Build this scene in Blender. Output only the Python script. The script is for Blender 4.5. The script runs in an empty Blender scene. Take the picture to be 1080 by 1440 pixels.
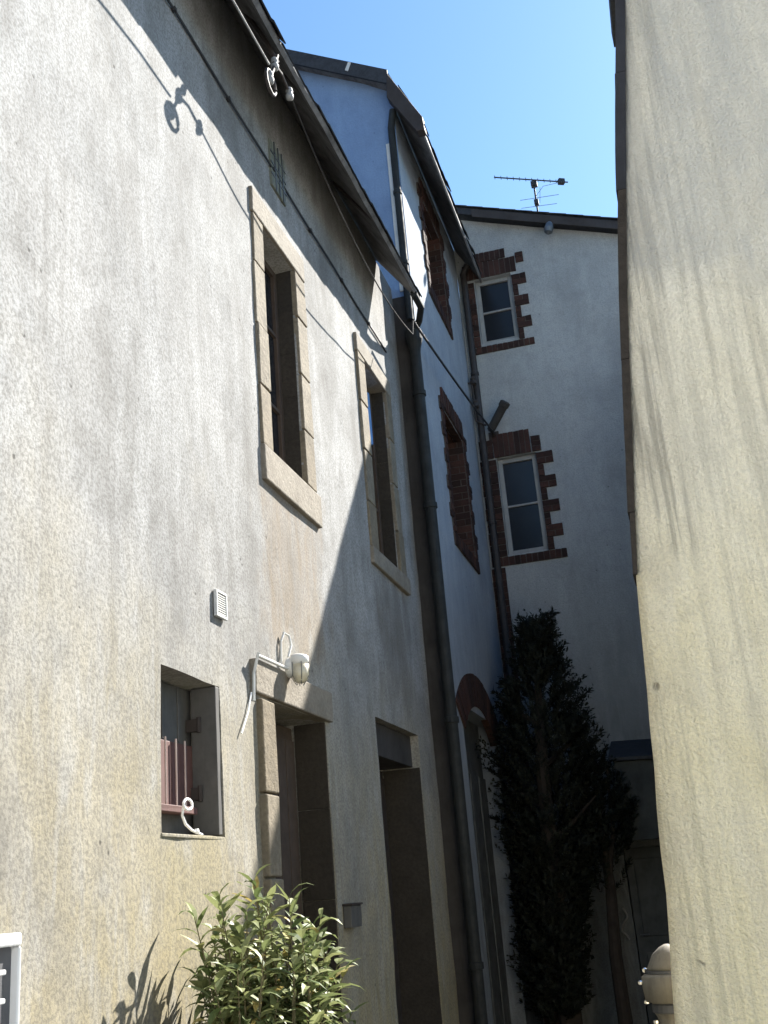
import bpy, bmesh, math, random
from mathutils import Vector, Matrix, noise
R = math.radians
sc = bpy.context.scene
COL = sc.collection
random.seed(7)

# ------------------------------------------------------------------ camera, sky, sun, exposure
cam_d = bpy.data.cameras.new('camera')
cam = bpy.data.objects.new('camera', cam_d); COL.objects.link(cam)
cam_d.sensor_fit = 'VERTICAL'; cam_d.sensor_height = 24.0; cam_d.sensor_width = 18.0
cam_d.lens = 24.0 * 1546.0 / 1440.0
cam_d.clip_start = 0.05; cam_d.clip_end = 3000
ROT = Matrix(((0.95893528, 0.16166852, 0.23303749), (0.27241334, -0.29626232, -0.91543411), (-0.07895665, 0.94132456, -0.32813704)))
cam.matrix_world = Matrix.Translation((2.0576, 0, 1.6)) @ ROT.to_4x4()
sc.camera = cam

SUN = Vector((1.0, 1.80, 1.79))                    # towards the sun
az = math.atan2(SUN.x, SUN.y); el = math.atan2(SUN.z, math.hypot(SUN.x, SUN.y))
w = bpy.data.worlds.new("World"); sc.world = w; w.use_nodes = True
wn = w.node_tree; bg = wn.nodes['Background']
sky = wn.nodes.new('ShaderNodeTexSky'); sky.sky_type = 'NISHITA'; sky.sun_disc = False
sky.sun_elevation = el; sky.sun_rotation = az
sky.air_density = 1.0; sky.dust_density = 0.35; sky.ozone_density = 1.0; sky.altitude = 50
tint = wn.nodes.new('ShaderNodeMix'); tint.data_type = 'RGBA'; tint.blend_type = 'MULTIPLY'; tint.inputs[0].default_value = 1.0
wn.links.new(sky.outputs[0], tint.inputs[6]); tint.inputs[7].default_value = (0.68, 0.91, 1.05, 1)   # clear, slightly cyan summer blue
wn.links.new(tint.outputs[2], bg.inputs[0]); bg.inputs[1].default_value = 0.064
sl = bpy.data.lights.new('sun', 'SUN'); sl.energy = 5.0; sl.angle = R(0.5); sl.color = (1.0, 0.955, 0.88)
so = bpy.data.objects.new('sun', sl); COL.objects.link(so)
so.rotation_euler = SUN.to_track_quat('Z', 'Y').to_euler(); so.location = (20, 30, 40)
sc.view_settings.view_transform = 'Standard'; sc.view_settings.look = 'None'
sc.view_settings.exposure = 1.92; sc.view_settings.gamma = 1.0
sc.cycles.max_bounces = 8; sc.cycles.diffuse_bounces = 5

# ------------------------------------------------------------------ materials
def nmat(name):
    m = bpy.data.materials.new(name); m.use_nodes = True
    nt = m.node_tree; b = nt.nodes['Principled BSDF']
    return m, nt, b, nt.nodes, nt.links

def ramp(N, L, src, stops):
    r = N.new('ShaderNodeValToRGB')
    while len(r.color_ramp.elements) < len(stops): r.color_ramp.elements.new(0.5)
    for e, (p, c) in zip(r.color_ramp.elements, stops):
        e.position = p; e.color = (c, c, c, 1) if isinstance(c, (int, float)) else (*c, 1)
    L.new(src, r.inputs[0]); return r.outputs[0]

def noise_n(N, L, vec, scale, detail=4, rough=0.55, mapscale=None, off=(0, 0, 0), dist=0.0):
    if mapscale or off != (0, 0, 0):
        mp = N.new('ShaderNodeMapping'); L.new(vec, mp.inputs[0])
        mp.inputs['Scale'].default_value = mapscale or (1, 1, 1); mp.inputs['Location'].default_value = off
        vec = mp.outputs[0]
    n = N.new('ShaderNodeTexNoise'); L.new(vec, n.inputs['Vector'])
    n.inputs['Scale'].default_value = scale; n.inputs['Detail'].default_value = detail
    n.inputs['Roughness'].default_value = rough; n.inputs['Distortion'].default_value = dist
    return n.outputs[0]

def mix(N, L, f, a, b, mode='MIX'):
    m = N.new('ShaderNodeMix'); m.data_type = 'RGBA'; m.blend_type = mode
    if isinstance(f, (int, float)): m.inputs[0].default_value = f
    else: L.new(f, m.inputs[0])
    for s, i in ((a, 6), (b, 7)):
        if isinstance(s, tuple): m.inputs[i].default_value = (*s, 1)
        else: L.new(s, m.inputs[i])
    return m.outputs[2]

def bump(N, L, b, h, strength=0.3, dist=0.02, prev=None):
    bp = N.new('ShaderNodeBump'); bp.inputs['Strength'].default_value = strength; bp.inputs['Distance'].default_value = dist
    L.new(h, bp.inputs['Height'])
    if prev: L.new(prev, bp.inputs['Normal'])
    L.new(bp.outputs[0], b.inputs['Normal']); return bp.outputs[0]

def math_n(N, L, op, a, b=None):
    m = N.new('ShaderNodeMath'); m.operation = op
    for i, s in enumerate((a, b)):
        if s is None: continue
        if isinstance(s, (int, float)): m.inputs[i].default_value = s
        else: L.new(s, m.inputs[i])
    return m.outputs[0]

def region(N, L, v, bounds, soft=0.12, wob=0.25, ns=(4.5, 4.5, 1.6)):
    """soft, ragged box mask in object space; bounds: {axis: (lo, hi)}"""
    sx = N.new('ShaderNodeSeparateXYZ'); L.new(v, sx.inputs[0])
    wn_ = noise_n(N, L, v, 1.0, 5, 0.6, ns, (5, 5, 5))
    w_ = math_n(N, L, 'MULTIPLY', math_n(N, L, 'SUBTRACT', wn_, 0.5), wob * 4)
    out = None
    for ax, (lo, hi) in bounds.items():
        q = math_n(N, L, 'ADD', sx.outputs[ax], w_)
        for e, sg in ((lo, 1), (hi, -1)):
            mr = N.new('ShaderNodeMapRange'); mr.interpolation_type = 'SMOOTHSTEP'
            mr.inputs[1].default_value = e - soft if sg > 0 else e + soft; mr.inputs[2].default_value = e + soft if sg > 0 else e - soft
            L.new(q, mr.inputs[0]); out = mr.outputs[0] if out is None else math_n(N, L, 'MULTIPLY', out, mr.outputs[0])
    return out

def render_wall(name, pale, mid, dirt, low=None, zlow=(1.0, 3.2), streak=0.6, speck=0.35, grain=90, bumpy=0.5, fs=(26, 26, 3.0), fa=0.2, stains=()):
    """old lime render: brushed whitewash, blotches, sandy grain, optional lower zone (earthy, or shade put into the colour), local stains (bounds, colour, amount)"""
    m, nt, b, N, L = nmat(name)
    tc = N.new('ShaderNodeTexCoord'); v = tc.outputs['Object']
    s1 = noise_n(N, L, v, 1.0, 6, 0.62, (3.6, 3.6, 0.85), dist=0.8)
    s2 = noise_n(N, L, v, 1.0, 6, 0.65, (9, 9, 1.9), (3, 1, 7), dist=0.7)
    bl = noise_n(N, L, v, 1.3, 7, 0.62, None, (9, 2, 4))
    mo = noise_n(N, L, v, 7, 6, 0.65, None, (2, 6, 3), dist=.5)
    sp = noise_n(N, L, v, grain, 3, 0.75)
    c = mix(N, L, ramp(N, L, s1, [(0.34, 0.0), (0.66, 1.0)]), mid, pale)
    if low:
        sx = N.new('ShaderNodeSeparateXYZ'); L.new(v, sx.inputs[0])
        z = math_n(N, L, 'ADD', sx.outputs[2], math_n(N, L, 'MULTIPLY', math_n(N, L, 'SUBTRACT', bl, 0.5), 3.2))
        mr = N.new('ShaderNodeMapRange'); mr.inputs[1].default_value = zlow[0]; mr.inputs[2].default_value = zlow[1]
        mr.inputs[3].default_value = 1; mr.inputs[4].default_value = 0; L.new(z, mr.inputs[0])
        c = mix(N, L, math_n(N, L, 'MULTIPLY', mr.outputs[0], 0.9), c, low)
    c = mix(N, L, math_n(N, L, 'MULTIPLY', ramp(N, L, s2, [(0.46, 0.0), (0.66, 1.0)]), streak), c, pale)
    c = mix(N, L, math_n(N, L, 'MULTIPLY', ramp(N, L, bl, [(0.50, 0.0), (0.72, 1.0)]), 0.5), c, dirt)
    c = mix(N, L, math_n(N, L, 'MULTIPLY', ramp(N, L, mo, [(0.50, 0.0), (0.70, 1.0)]), 0.30), c, dirt)
    fine = noise_n(N, L, v, 1.0, 5, 0.6, fs, (1, 8, 2))
    c = mix(N, L, math_n(N, L, 'MULTIPLY', ramp(N, L, fine, [(0.52, 0.0), (0.74, 1.0)]), fa), c, dirt)
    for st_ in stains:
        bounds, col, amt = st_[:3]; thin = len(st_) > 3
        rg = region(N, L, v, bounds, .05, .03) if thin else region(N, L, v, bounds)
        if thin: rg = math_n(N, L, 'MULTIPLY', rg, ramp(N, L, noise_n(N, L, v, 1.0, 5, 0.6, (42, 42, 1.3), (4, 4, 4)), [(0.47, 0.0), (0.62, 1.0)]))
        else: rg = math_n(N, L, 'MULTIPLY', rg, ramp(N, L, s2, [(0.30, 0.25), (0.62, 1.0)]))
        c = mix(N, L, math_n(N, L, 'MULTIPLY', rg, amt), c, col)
    c = mix(N, L, math_n(N, L, 'MULTIPLY', ramp(N, L, sp, [(0.40, 1.0), (0.56, 0.0)]), speck), c, dirt)
    vo = N.new('ShaderNodeTexVoronoi'); vo.inputs['Scale'].default_value = 9; L.new(v, vo.inputs['Vector'])
    pk = math_n(N, L, 'MULTIPLY', ramp(N, L, vo.outputs['Distance'], [(0.05, 1.0), (0.11, 0.0)]), ramp(N, L, mo, [(0.52, 0.0), (0.58, 1.0)]))
    c = mix(N, L, math_n(N, L, 'MULTIPLY', pk, 0.8), c, tuple(x * .6 for x in dirt))
    L.new(c, b.inputs['Base Color']); b.inputs['Roughness'].default_value = 0.92
    b.inputs['Specular IOR Level'].default_value = 0.15
    h = math_n(N, L, 'ADD', sp, math_n(N, L, 'MULTIPLY', noise_n(N, L, v, 16, 5, 0.6), 1.2))
    h = math_n(N, L, 'ADD', h, math_n(N, L, 'MULTIPLY', s2, 0.5))
    h = math_n(N, L, 'SUBTRACT', h, math_n(N, L, 'MULTIPLY', pk, 1.0))
    bump(N, L, b, h, bumpy, 0.012)
    return m

def stone_mat(name, c1, c2, dirt, var=0.35, grain=40, rough=0.9):
    m, nt, b, N, L = nmat(name)
    tc = N.new('ShaderNodeTexCoord'); v = tc.outputs['Object']
    geo = N.new('ShaderNodeNewGeometry')
    c = mix(N, L, geo.outputs['Random Per Island'], c1, c2)
    n1 = noise_n(N, L, v, 6, 6, 0.65); n2 = noise_n(N, L, v, grain, 3, 0.7)
    c = mix(N, L, math_n(N, L, 'MULTIPLY', ramp(N, L, n1, [(0.42, 0.0), (0.68, 1.0)]), var), c, dirt)
    c = mix(N, L, math_n(N, L, 'MULTIPLY', ramp(N, L, n2, [(0.40, 1.0), (0.58, 0.0)]), 0.4), c, dirt)
    L.new(c, b.inputs['Base Color']); b.inputs['Roughness'].default_value = rough
    b.inputs['Specular IOR Level'].default_value = 0.2
    bump(N, L, b, math_n(N, L, 'ADD', n2, n1), 0.5, 0.012)
    return m

def paint_mat(name, c, dirt=None, rough=0.55, amount=0.35, scale=7, metallic=0.0, bumpy=0.12):
    m, nt, b, N, L = nmat(name)
    tc = N.new('ShaderNodeTexCoord'); v = tc.outputs['Object']
    n1 = noise_n(N, L, v, scale, 6, 0.65); n2 = noise_n(N, L, v, 1.0, 4, 0.6, (40, 40, 5))
    d = dirt or tuple(x * 0.55 for x in c)
    cc = mix(N, L, math_n(N, L, 'MULTIPLY', ramp(N, L, n1, [(0.42, 0.0), (0.7, 1.0)]), amount), c, d)
    cc = mix(N, L, math_n(N, L, 'MULTIPLY', ramp(N, L, n2, [(0.5, 0.0), (0.75, 1.0)]), amount * 0.8), cc, d)
    L.new(cc, b.inputs['Base Color']); b.inputs['Metallic'].default_value = metallic
    L.new(ramp(N, L, n1, [(0.3, max(0, rough - 0.12)), (0.7, min(1, rough + 0.15))]), b.inputs['Roughness'])
    bump(N, L, b, math_n(N, L, 'ADD', n1, n2), bumpy, 0.01)
    return m

def leaf_mat(name, c1, c2, rough=0.42, trans=0.35, old=None):
    m, nt, b, N, L = nmat(name)
    geo = N.new('ShaderNodeNewGeometry')
    c = mix(N, L, geo.outputs['Random Per Island'], c1, c2)
    if old: c = mix(N, L, ramp(N, L, geo.outputs['Random Per Island'], [(0.94, 0.0), (0.96, 1.0)]), c, old)
    L.new(c, b.inputs['Base Color']); b.inputs['Roughness'].default_value = rough; b.inputs['Specular IOR Level'].default_value = 0.28
    t = N.new('ShaderNodeBsdfTranslucent'); L.new(c, t.inputs[0])
    ms = N.new('ShaderNodeMixShader'); ms.inputs[0].default_value = trans
    L.new(b.outputs[0], ms.inputs[1]); L.new(t.outputs[0], ms.inputs[2])
    L.new(ms.outputs[0], N['Material Output'].inputs[0])
    return m

def glass_mat(name, tint, rough=0.06):
    m, nt, b, N, L = nmat(name)
    tc = N.new('ShaderNodeTexCoord')
    n = noise_n(N, L, tc.outputs['Object'], 5, 3, 0.5)
    L.new(mix(N, L, n, tint, tuple(x * 1.7 for x in tint)), b.inputs['Base Color'])
    b.inputs['Roughness'].default_value = rough; b.inputs['IOR'].default_value = 1.5
    b.inputs['Specular IOR Level'].default_value = 0.3
    bump(N, L, b, noise_n(N, L, tc.outputs['Object'], 3.5, 2, 0.5), 0.12, 0.02)
    return m

M = {}
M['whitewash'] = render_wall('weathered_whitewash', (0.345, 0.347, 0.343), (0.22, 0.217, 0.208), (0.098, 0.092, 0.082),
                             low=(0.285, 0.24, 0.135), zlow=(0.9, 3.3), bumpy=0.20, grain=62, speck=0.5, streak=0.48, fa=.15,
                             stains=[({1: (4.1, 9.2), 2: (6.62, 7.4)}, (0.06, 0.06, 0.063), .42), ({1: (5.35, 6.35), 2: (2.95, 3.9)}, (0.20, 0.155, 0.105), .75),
                                     ({1: (7.6, 8.5), 2: (2.95, 3.9)}, (0.13, 0.115, 0.095), .6), ({1: (4.05, 4.75), 2: (1.3, 1.9)}, (0.26, 0.22, 0.12), .6), ({1: (5.0, 5.3), 2: (0.5, 2.5)}, (0.20, 0.17, 0.11), .5)])
M['pale_render'] = render_wall('pale_render', (0.39, 0.405, 0.41), (0.325, 0.34, 0.345), (0.20, 0.21, 0.215), low=(0.085, 0.09, 0.092), zlow=(1.6, 5.0), streak=0.3, speck=0.4, grain=62, bumpy=0.6)  # dark lower zone: shade of the lane put into the wall colour
M['white_render'] = render_wall('white_render', (0.36, 0.40, 0.45), (0.29, 0.33, 0.385), (0.19, 0.215, 0.25), low=(0.11, 0.118, 0.13), zlow=(1.4, 4.6), streak=0.3, speck=0.35, grain=66, bumpy=0.5)  # lower part darkened the same way, lane shade in the colour
M['blue_render'] = render_wall('blue_grey_cladding', (0.20, 0.30, 0.47), (0.165, 0.25, 0.41), (0.12, 0.18, 0.30), streak=0.3, speck=0.3, grain=60, bumpy=0.3)
M['cream_render'] = render_wall('cream_render', (0.86, 0.80, 0.66), (0.78, 0.72, 0.58), (0.48, 0.43, 0.33), low=(0.80, 0.70, 0.44), zlow=(1.3, 3.3), streak=0.35, speck=0.32, grain=105, bumpy=0.9, fs=(16, 16, 0.55), fa=0.5,
                                stains=[({0: (1.9, 2.36), 2: (3.2, 4.9)}, (0.17, 0.16, 0.14), .40, 1), ({0: (2.0, 2.17), 2: (2.4, 3.9)}, (0.13, 0.12, 0.10), .5, 1), ({0: (2.0, 3.2), 2: (3.3, 5.0)}, (0.42, 0.42, 0.40), .65), ({0: (2.2, 2.5), 2: (1.2, 3.2)}, (0.34, 0.31, 0.24), .35, 1), ({0: (1.9, 2.1), 2: (0.9, 2.2)}, (0.40, 0.36, 0.24), .45, 1)])
M['bounce_render'] = render_wall('bounce_house_render', (0.80, 0.80, 0.79), (0.74, 0.74, 0.73), (0.5, 0.49, 0.47), speck=0.15)
M['stone'] = stone_mat('granite_surround', (0.185, 0.152, 0.105), (0.255, 0.225, 0.175), (0.10, 0.086, 0.065), var=0.6)
M['pale_stone'] = stone_mat('pale_granite', (0.235, 0.21, 0.17), (0.27, 0.245, 0.205), (0.14, 0.12, 0.095), var=0.6)
M['shaded_reveal_stone'] = stone_mat('shaded_reveal_stone', (0.034, 0.030, 0.025), (0.048, 0.041, 0.033), (0.018, 0.016, 0.014))  # dark copy of the surround stone, recess shade put into its colour
M['brick'] = stone_mat('red_brick', (0.030, 0.017, 0.015), (0.080, 0.038, 0.030), (0.018, 0.013, 0.012), var=0.5, grain=60)
M['mortar'] = stone_mat('mortar', (0.085, 0.072, 0.066), (0.085, 0.072, 0.066), (0.04, 0.034, 0.03))
M['slate'] = stone_mat('roof_slate', (0.03, 0.033, 0.04), (0.055, 0.058, 0.065), (0.016, 0.016, 0.018), grain=25, rough=0.7)
M['soffit'] = paint_mat('weathered_soffit_board', (0.17, 0.165, 0.165), (0.045, 0.043, 0.043), 0.85, 0.9, 5)
M['dark_wood'] = paint_mat('dark_wood', (0.035, 0.026, 0.022), (0.016, 0.012, 0.010), 0.7, 0.6, 5)
M['brown_wood'] = paint_mat('brown_wood', (0.06, 0.04, 0.027), (0.026, 0.018, 0.013), 0.75, 0.6, 5)
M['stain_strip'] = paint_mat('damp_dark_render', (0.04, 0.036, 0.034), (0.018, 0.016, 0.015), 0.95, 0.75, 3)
M['green_metal'] = paint_mat('dark_green_iron', (0.010, 0.012, 0.012), (0.005, 0.006, 0.006), 0.75, 0.5, 9)
M['brown_pipe'] = paint_mat('brown_pipe', (0.03, 0.024, 0.022), (0.012, 0.010, 0.010), 0.6, 0.5, 9)
M['zinc'] = paint_mat('grey_zinc', (0.14, 0.15, 0.16), (0.07, 0.075, 0.08), 0.45, 0.5, 9, 0.6)
M['white_paint'] = paint_mat('white_paint', (0.6, 0.6, 0.58), (0.34, 0.325, 0.29), 0.5, 0.3)
M['grey_frame'] = paint_mat('grey_window_paint', (0.27, 0.27, 0.265), (0.15, 0.15, 0.145), 0.6, 0.35)
M['shutter_grey'] = paint_mat('grey_metal_shutter', (0.085, 0.082, 0.076), (0.04, 0.039, 0.036), 0.6, 0.5)
M['red_paint'] = paint_mat('faded_red_paint', (0.11, 0.05, 0.043), (0.06, 0.033, 0.028), 0.65, 0.5)
M['rod'] = paint_mat('pale_rod', (0.42, 0.33, 0.29), (0.25, 0.17, 0.14), 0.5, 0.4)
M['cord'] = paint_mat('white_cord', (0.85, 0.85, 0.83), (0.6, 0.6, 0.58), 0.7, 0.2)
M['black_cable'] = paint_mat('black_cable', (0.03, 0.03, 0.033), (0.015, 0.015, 0.016), 0.6, 0.4)
M['glass_dark'] = glass_mat('dark_glass', (0.012, 0.013, 0.015), 0.22)
M['glass_blue'] = glass_mat('sky_reflecting_glass', (0.02, 0.025, 0.03), 0.04)
M['lamp_glass'] = paint_mat('frosted_lamp_glass', (0.55, 0.53, 0.44), (0.42, 0.33, 0.17), 0.25, 0.6, 12)
M['ac_white'] = paint_mat('white_casing', (0.68, 0.68, 0.67), (0.5, 0.49, 0.46), 0.35, 0.2)
M['ac_dark'] = paint_mat('dark_grille', (0.10, 0.10, 0.105), (0.05, 0.05, 0.055), 0.5, 0.4)
M['beige_metal'] = paint_mat('beige_enamel', (0.20, 0.18, 0.145), (0.07, 0.06, 0.047), 0.8, 0.7)
M['chrome'] = paint_mat('shiny_metal', (0.85, 0.85, 0.86), (0.7, 0.7, 0.7), 0.15, 0.2, 9, 1.0)
M['canopy'] = paint_mat('dark_green_canopy', (0.03, 0.036, 0.036), (0.014, 0.017, 0.017), 0.7, 0.5)
M['door_grey'] = paint_mat('grey_door', (0.06, 0.066, 0.07), (0.03, 0.033, 0.036), 0.6, 0.5)
M['ground'] = stone_mat('gravel_asphalt', (0.055, 0.054, 0.052), (0.055, 0.054, 0.052), (0.03, 0.03, 0.03), grain=90)
M['bush_leaf'] = leaf_mat('bush_leaf', (0.09, 0.125, 0.042), (0.27, 0.29, 0.13), 0.5, 0.3, (0.34, 0.27, 0.09))
M['bush_stem'] = paint_mat('bush_stem', (0.14, 0.12, 0.06), (0.07, 0.06, 0.03), 0.8)
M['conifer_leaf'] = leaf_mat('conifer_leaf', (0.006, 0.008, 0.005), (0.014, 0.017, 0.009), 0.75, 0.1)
M['shrub_leaf'] = leaf_mat('shrub_leaf', (0.008, 0.011, 0.007), (0.016, 0.020, 0.011), 0.65, 0.15)
M['bark'] = paint_mat('bark', (0.035, 0.026, 0.02), (0.016, 0.012, 0.01), 0.9, 0.6)
M['pot'] = paint_mat('terracotta', (0.34, 0.16, 0.09), (0.2, 0.1, 0.06), 0.85)

# ------------------------------------------------------------------ mesh helpers
class MB:
    def __init__(s): s.v = []; s.f = []
    def add(s, vs, fs):
        o = len(s.v); s.v += [tuple(v) for v in vs]; s.f += [tuple(i + o for i in f) for f in fs]; return s
    def box(s, lo, hi, jit=0.0):
        (a, b, c), (d, e, f) = lo, hi
        vs = [(a, b, c), (d, b, c), (d, e, c), (a, e, c), (a, b, f), (d, b, f), (d, e, f), (a, e, f)]
        if jit: vs = [tuple(q + random.uniform(-jit, jit) for q in v) for v in vs]
        return s.add(vs, [(3, 2, 1, 0), (4, 5, 6, 7), (0, 1, 5, 4), (1, 2, 6, 5), (2, 3, 7, 6), (3, 0, 4, 7)])
    def prism(s, pts_a, pts_b):
        n = len(pts_a)
        fs = [tuple(range(n)), tuple(range(2 * n - 1, n - 1, -1))]
        for i in range(n): j = (i + 1) % n; fs.append((i, i + n, j + n, j))
        return s.add(list(pts_a) + list(pts_b), fs)
    def obox(s, fr, u, v, n, jit=0.0):
        """box in a frame: fr(u, v, n) -> point"""
        vs = [fr(u[0], v[0], n[0]), fr(u[1], v[0], n[0]), fr(u[1], v[1], n[0]), fr(u[0], v[1], n[0]),
              fr(u[0], v[0], n[1]), fr(u[1], v[0], n[1]), fr(u[1], v[1], n[1]), fr(u[0], v[1], n[1])]
        if jit: vs = [tuple(q + random.uniform(-jit, jit) for q in p) for p in vs]
        return s.add(vs, [(3, 2, 1, 0), (4, 5, 6, 7), (0, 1, 5, 4), (1, 2, 6, 5), (2, 3, 7, 6), (3, 0, 4, 7)])
    def tube(s, pts, r, n=10, cap=True):
        pts = [Vector(p) for p in pts]; rs = r if isinstance(r, (list, tuple)) else [r] * len(pts)
        rings = []; up = None
        for i, p in enumerate(pts):
            d = (pts[min(i + 1, len(pts) - 1)] - pts[max(i - 1, 0)]).normalized()
            if up is None: up = d.orthogonal().normalized()
            up = (up - d * up.dot(d)); up = up.normalized() if up.length > 1e-6 else d.orthogonal().normalized()
            si = d.cross(up)
            rings.append([p + (up * math.cos(2 * math.pi * k / n) + si * math.sin(2 * math.pi * k / n)) * rs[i] for k in range(n)])
        vs = [q for rg in rings for q in rg]; fs = []
        for i in range(len(pts) - 1):
            for k in range(n):
                a = i * n + k; b2 = i * n + (k + 1) % n
                fs.append((a, b2, b2 + n, a + n))
        if cap: fs.append(tuple(range(n - 1, -1, -1))); fs.append(tuple((len(pts) - 1) * n + k for k in range(n)))
        return s.add(vs, fs)
    def lathe(s, c, prof, n=20, axis=(0, 0, 1)):
        ax = Vector(axis).normalized(); a = ax.orthogonal().normalized(); b2 = ax.cross(a)
        vs = []; fs = []
        for (r, h) in prof:
            for k in range(n):
                t = 2 * math.pi * k / n
                vs.append(Vector(c) + ax * h + (a * math.cos(t) + b2 * math.sin(t)) * r)
        for i in range(len(prof) - 1):
            for k in range(n):
                p = i * n + k; q = i * n + (k + 1) % n
                fs.append((p, q, q + n, p + n))
        fs.append(tuple(range(n - 1, -1, -1))); fs.append(tuple((len(prof) - 1) * n + k for k in range(n)))
        return s.add(vs, fs)
    def build(s, name, mat, parent=None, bevel=0.0, smooth=False):
        me = bpy.data.meshes.new(name); me.from_pydata([tuple(v) for v in s.v], [], s.f); me.update()
        bm = bmesh.new(); bm.from_mesh(me); bmesh.ops.recalc_face_normals(bm, faces=bm.faces); bm.to_mesh(me); bm.free()
        o = bpy.data.objects.new(name, me); COL.objects.link(o); me.materials.append(mat)
        if parent is not None:
            o.parent = parent; o.matrix_parent_inverse = Matrix.Translation(-parent.location) if parent.type == 'EMPTY' else Matrix()
        if smooth:
            for p in me.polygons: p.use_smooth = True
        if bevel:
            b = o.modifiers.new('bevel', 'BEVEL'); b.width = bevel; b.segments = 2; b.limit_method = 'ANGLE'
        return o

def thing(name, label, cat, loc=(0, 0, 0), group=None):
    o = bpy.data.objects.new(name, None); COL.objects.link(o); o.location = loc; o.empty_display_size = 0.2
    o['label'] = label; o['category'] = cat
    if group: o['group'] = group
    return o
def tag(o, label, cat, group=None):
    o['label'] = label; o['category'] = cat
    if group: o['group'] = group
    return o

def frX(x0, sgn=1):   # wall facing +x : u = y, v = z, n = outwards
    return lambda u, v, n: (x0 + n * sgn, u, v)
def frY(y0):          # wall facing -y : u = x, v = z, n = outwards (towards -y)
    return lambda u, v, n: (u, y0 - n, v)

def wall_panel(fr, u0, u1, v0, v1, holes, depth, top=None, step=0.16, rough=0.006, edge=0.006, seed=0.0, base_holes=True):
    """front face with openings and their reveals; surface slightly uneven like hand-laid render. top(u): height of the upper edge"""
    mb = MB()
    us = {u0, u1}; vs = {v0, v1}
    for h in holes: us |= {h[0], h[1]}; vs |= {h[2], h[3]}
    def fill(keys):
        ks = sorted(keys); out = []
        for a, b in zip(ks, ks[1:]):
            n = max(1, round((b - a) / step)); out += [a + (b - a) * i / n for i in range(n)]
        return out + [ks[-1]]
    us = fill(us); vs = fill(vs)
    idx = {}
    def P(i, j, back=0.0):
        u, v = us[i], vs[j]; q = Vector((u * 1.7 + seed, v * 1.7, seed * 2.3))
        n = noise.noise(q) * rough + noise.noise(q * 4.1) * rough * 0.5
        du = noise.noise(q * 2.9 + Vector((7, 3, 1))) * edge; dv = noise.noise(q * 2.9 + Vector((1, 9, 4))) * edge
        vv = v
        if top is not None:
            t = top(u); vv = min(v + dv, t) if v > v1 - 1e-6 else v0 + (v - v0)
            if v >= v1 - 1e-6: vv = t
            elif v > t: vv = t
            else: vv = v + dv
        else: vv = v + (dv if v0 < v < v1 else 0)
        uu = u + (du if u0 < u < u1 else 0)
        return fr(uu, vv, n - back)
    def V(i, j, back=0.0):
        k = (i, j, back)
        if k not in idx: idx[k] = len(mb.v); mb.v.append(P(i, j, back))
        return idx[k]
    def inhole(uc, vc): return any(h[0] < uc < h[1] and h[2] < vc < h[3] for h in holes)
    nu, nv = len(us) - 1, len(vs) - 1
    H = [[inhole((us[i] + us[i + 1]) / 2, (vs[j] + vs[j + 1]) / 2) for j in range(nv)] for i in range(nu)]
    for i in range(nu):
        for j in range(nv):
            if H[i][j]: continue
            if top is not None and vs[j] >= max(top(us[i]), top(us[i + 1])): continue
            mb.f.append((V(i, j), V(i + 1, j), V(i + 1, j + 1), V(i, j + 1)))
            for di, dj, e in ((-1, 0, ((i, j), (i, j + 1))), (1, 0, ((i + 1, j), (i + 1, j + 1))), (0, -1, ((i, j), (i + 1, j))), (0, 1, ((i, j + 1), (i + 1, j + 1)))):
                a, b = i + di, j + dj
                if 0 <= a < nu and 0 <= b < nv and H[a][b]:
                    mb.f.append((V(*e[0]), V(*e[1]), V(*e[1], depth), V(*e[0], depth)))
    return mb

def bricks(mb, fr, u0, u1, v0, v1, n0, n1, bh=0.065, bl=0.21, gap=0.010, off=0, soldier=False):
    if soldier:
        k = max(1, round((u1 - u0) / bh)); s = (u1 - u0) / k
        for i in range(k):
            mb.obox(fr, (u0 + i * s + gap / 2, u0 + (i + 1) * s - gap / 2), (v0 + gap / 2, v1 - gap / 2), (n0, n1 + random.uniform(-.003, .004)), 0.003)
        return
    k = max(1, round((v1 - v0) / (bh + gap))); s = (v1 - v0) / k
    for r in range(k):
        u = u0 - (bl / 2 if (r + off) % 2 else 0)
        while u < u1 - 0.02:
            a, b = max(u, u0), min(u + bl, u1)
            if b - a > 0.025:
                mb.obox(fr, (a + gap / 2, b - gap / 2), (v0 + r * s + gap / 2, v0 + (r + 1) * s - gap / 2), (n0, n1 + random.uniform(-.003, .004)), 0.003)
            u += bl

def split_build(mb, name, mat, parent, **kw):
    """every loose piece becomes an object of its own"""
    par = list(range(len(mb.v)))
    def find(a):
        while par[a] != a: par[a] = par[par[a]]; a = par[a]
        return a
    for f in mb.f:
        for q in f[1:]: par[find(q)] = find(f[0])
    groups = {}
    for f in mb.f: groups.setdefault(find(f[0]), []).append(f)
    out = []
    for fs in groups.values():
        ids = sorted({i for f in fs for i in f}); mp = {i: k for k, i in enumerate(ids)}
        m = MB(); m.v = [mb.v[i] for i in ids]; m.f = [tuple(mp[i] for i in f) for f in fs]
        out.append(m.build(name, mat, parent, **kw))
    return out

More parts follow.
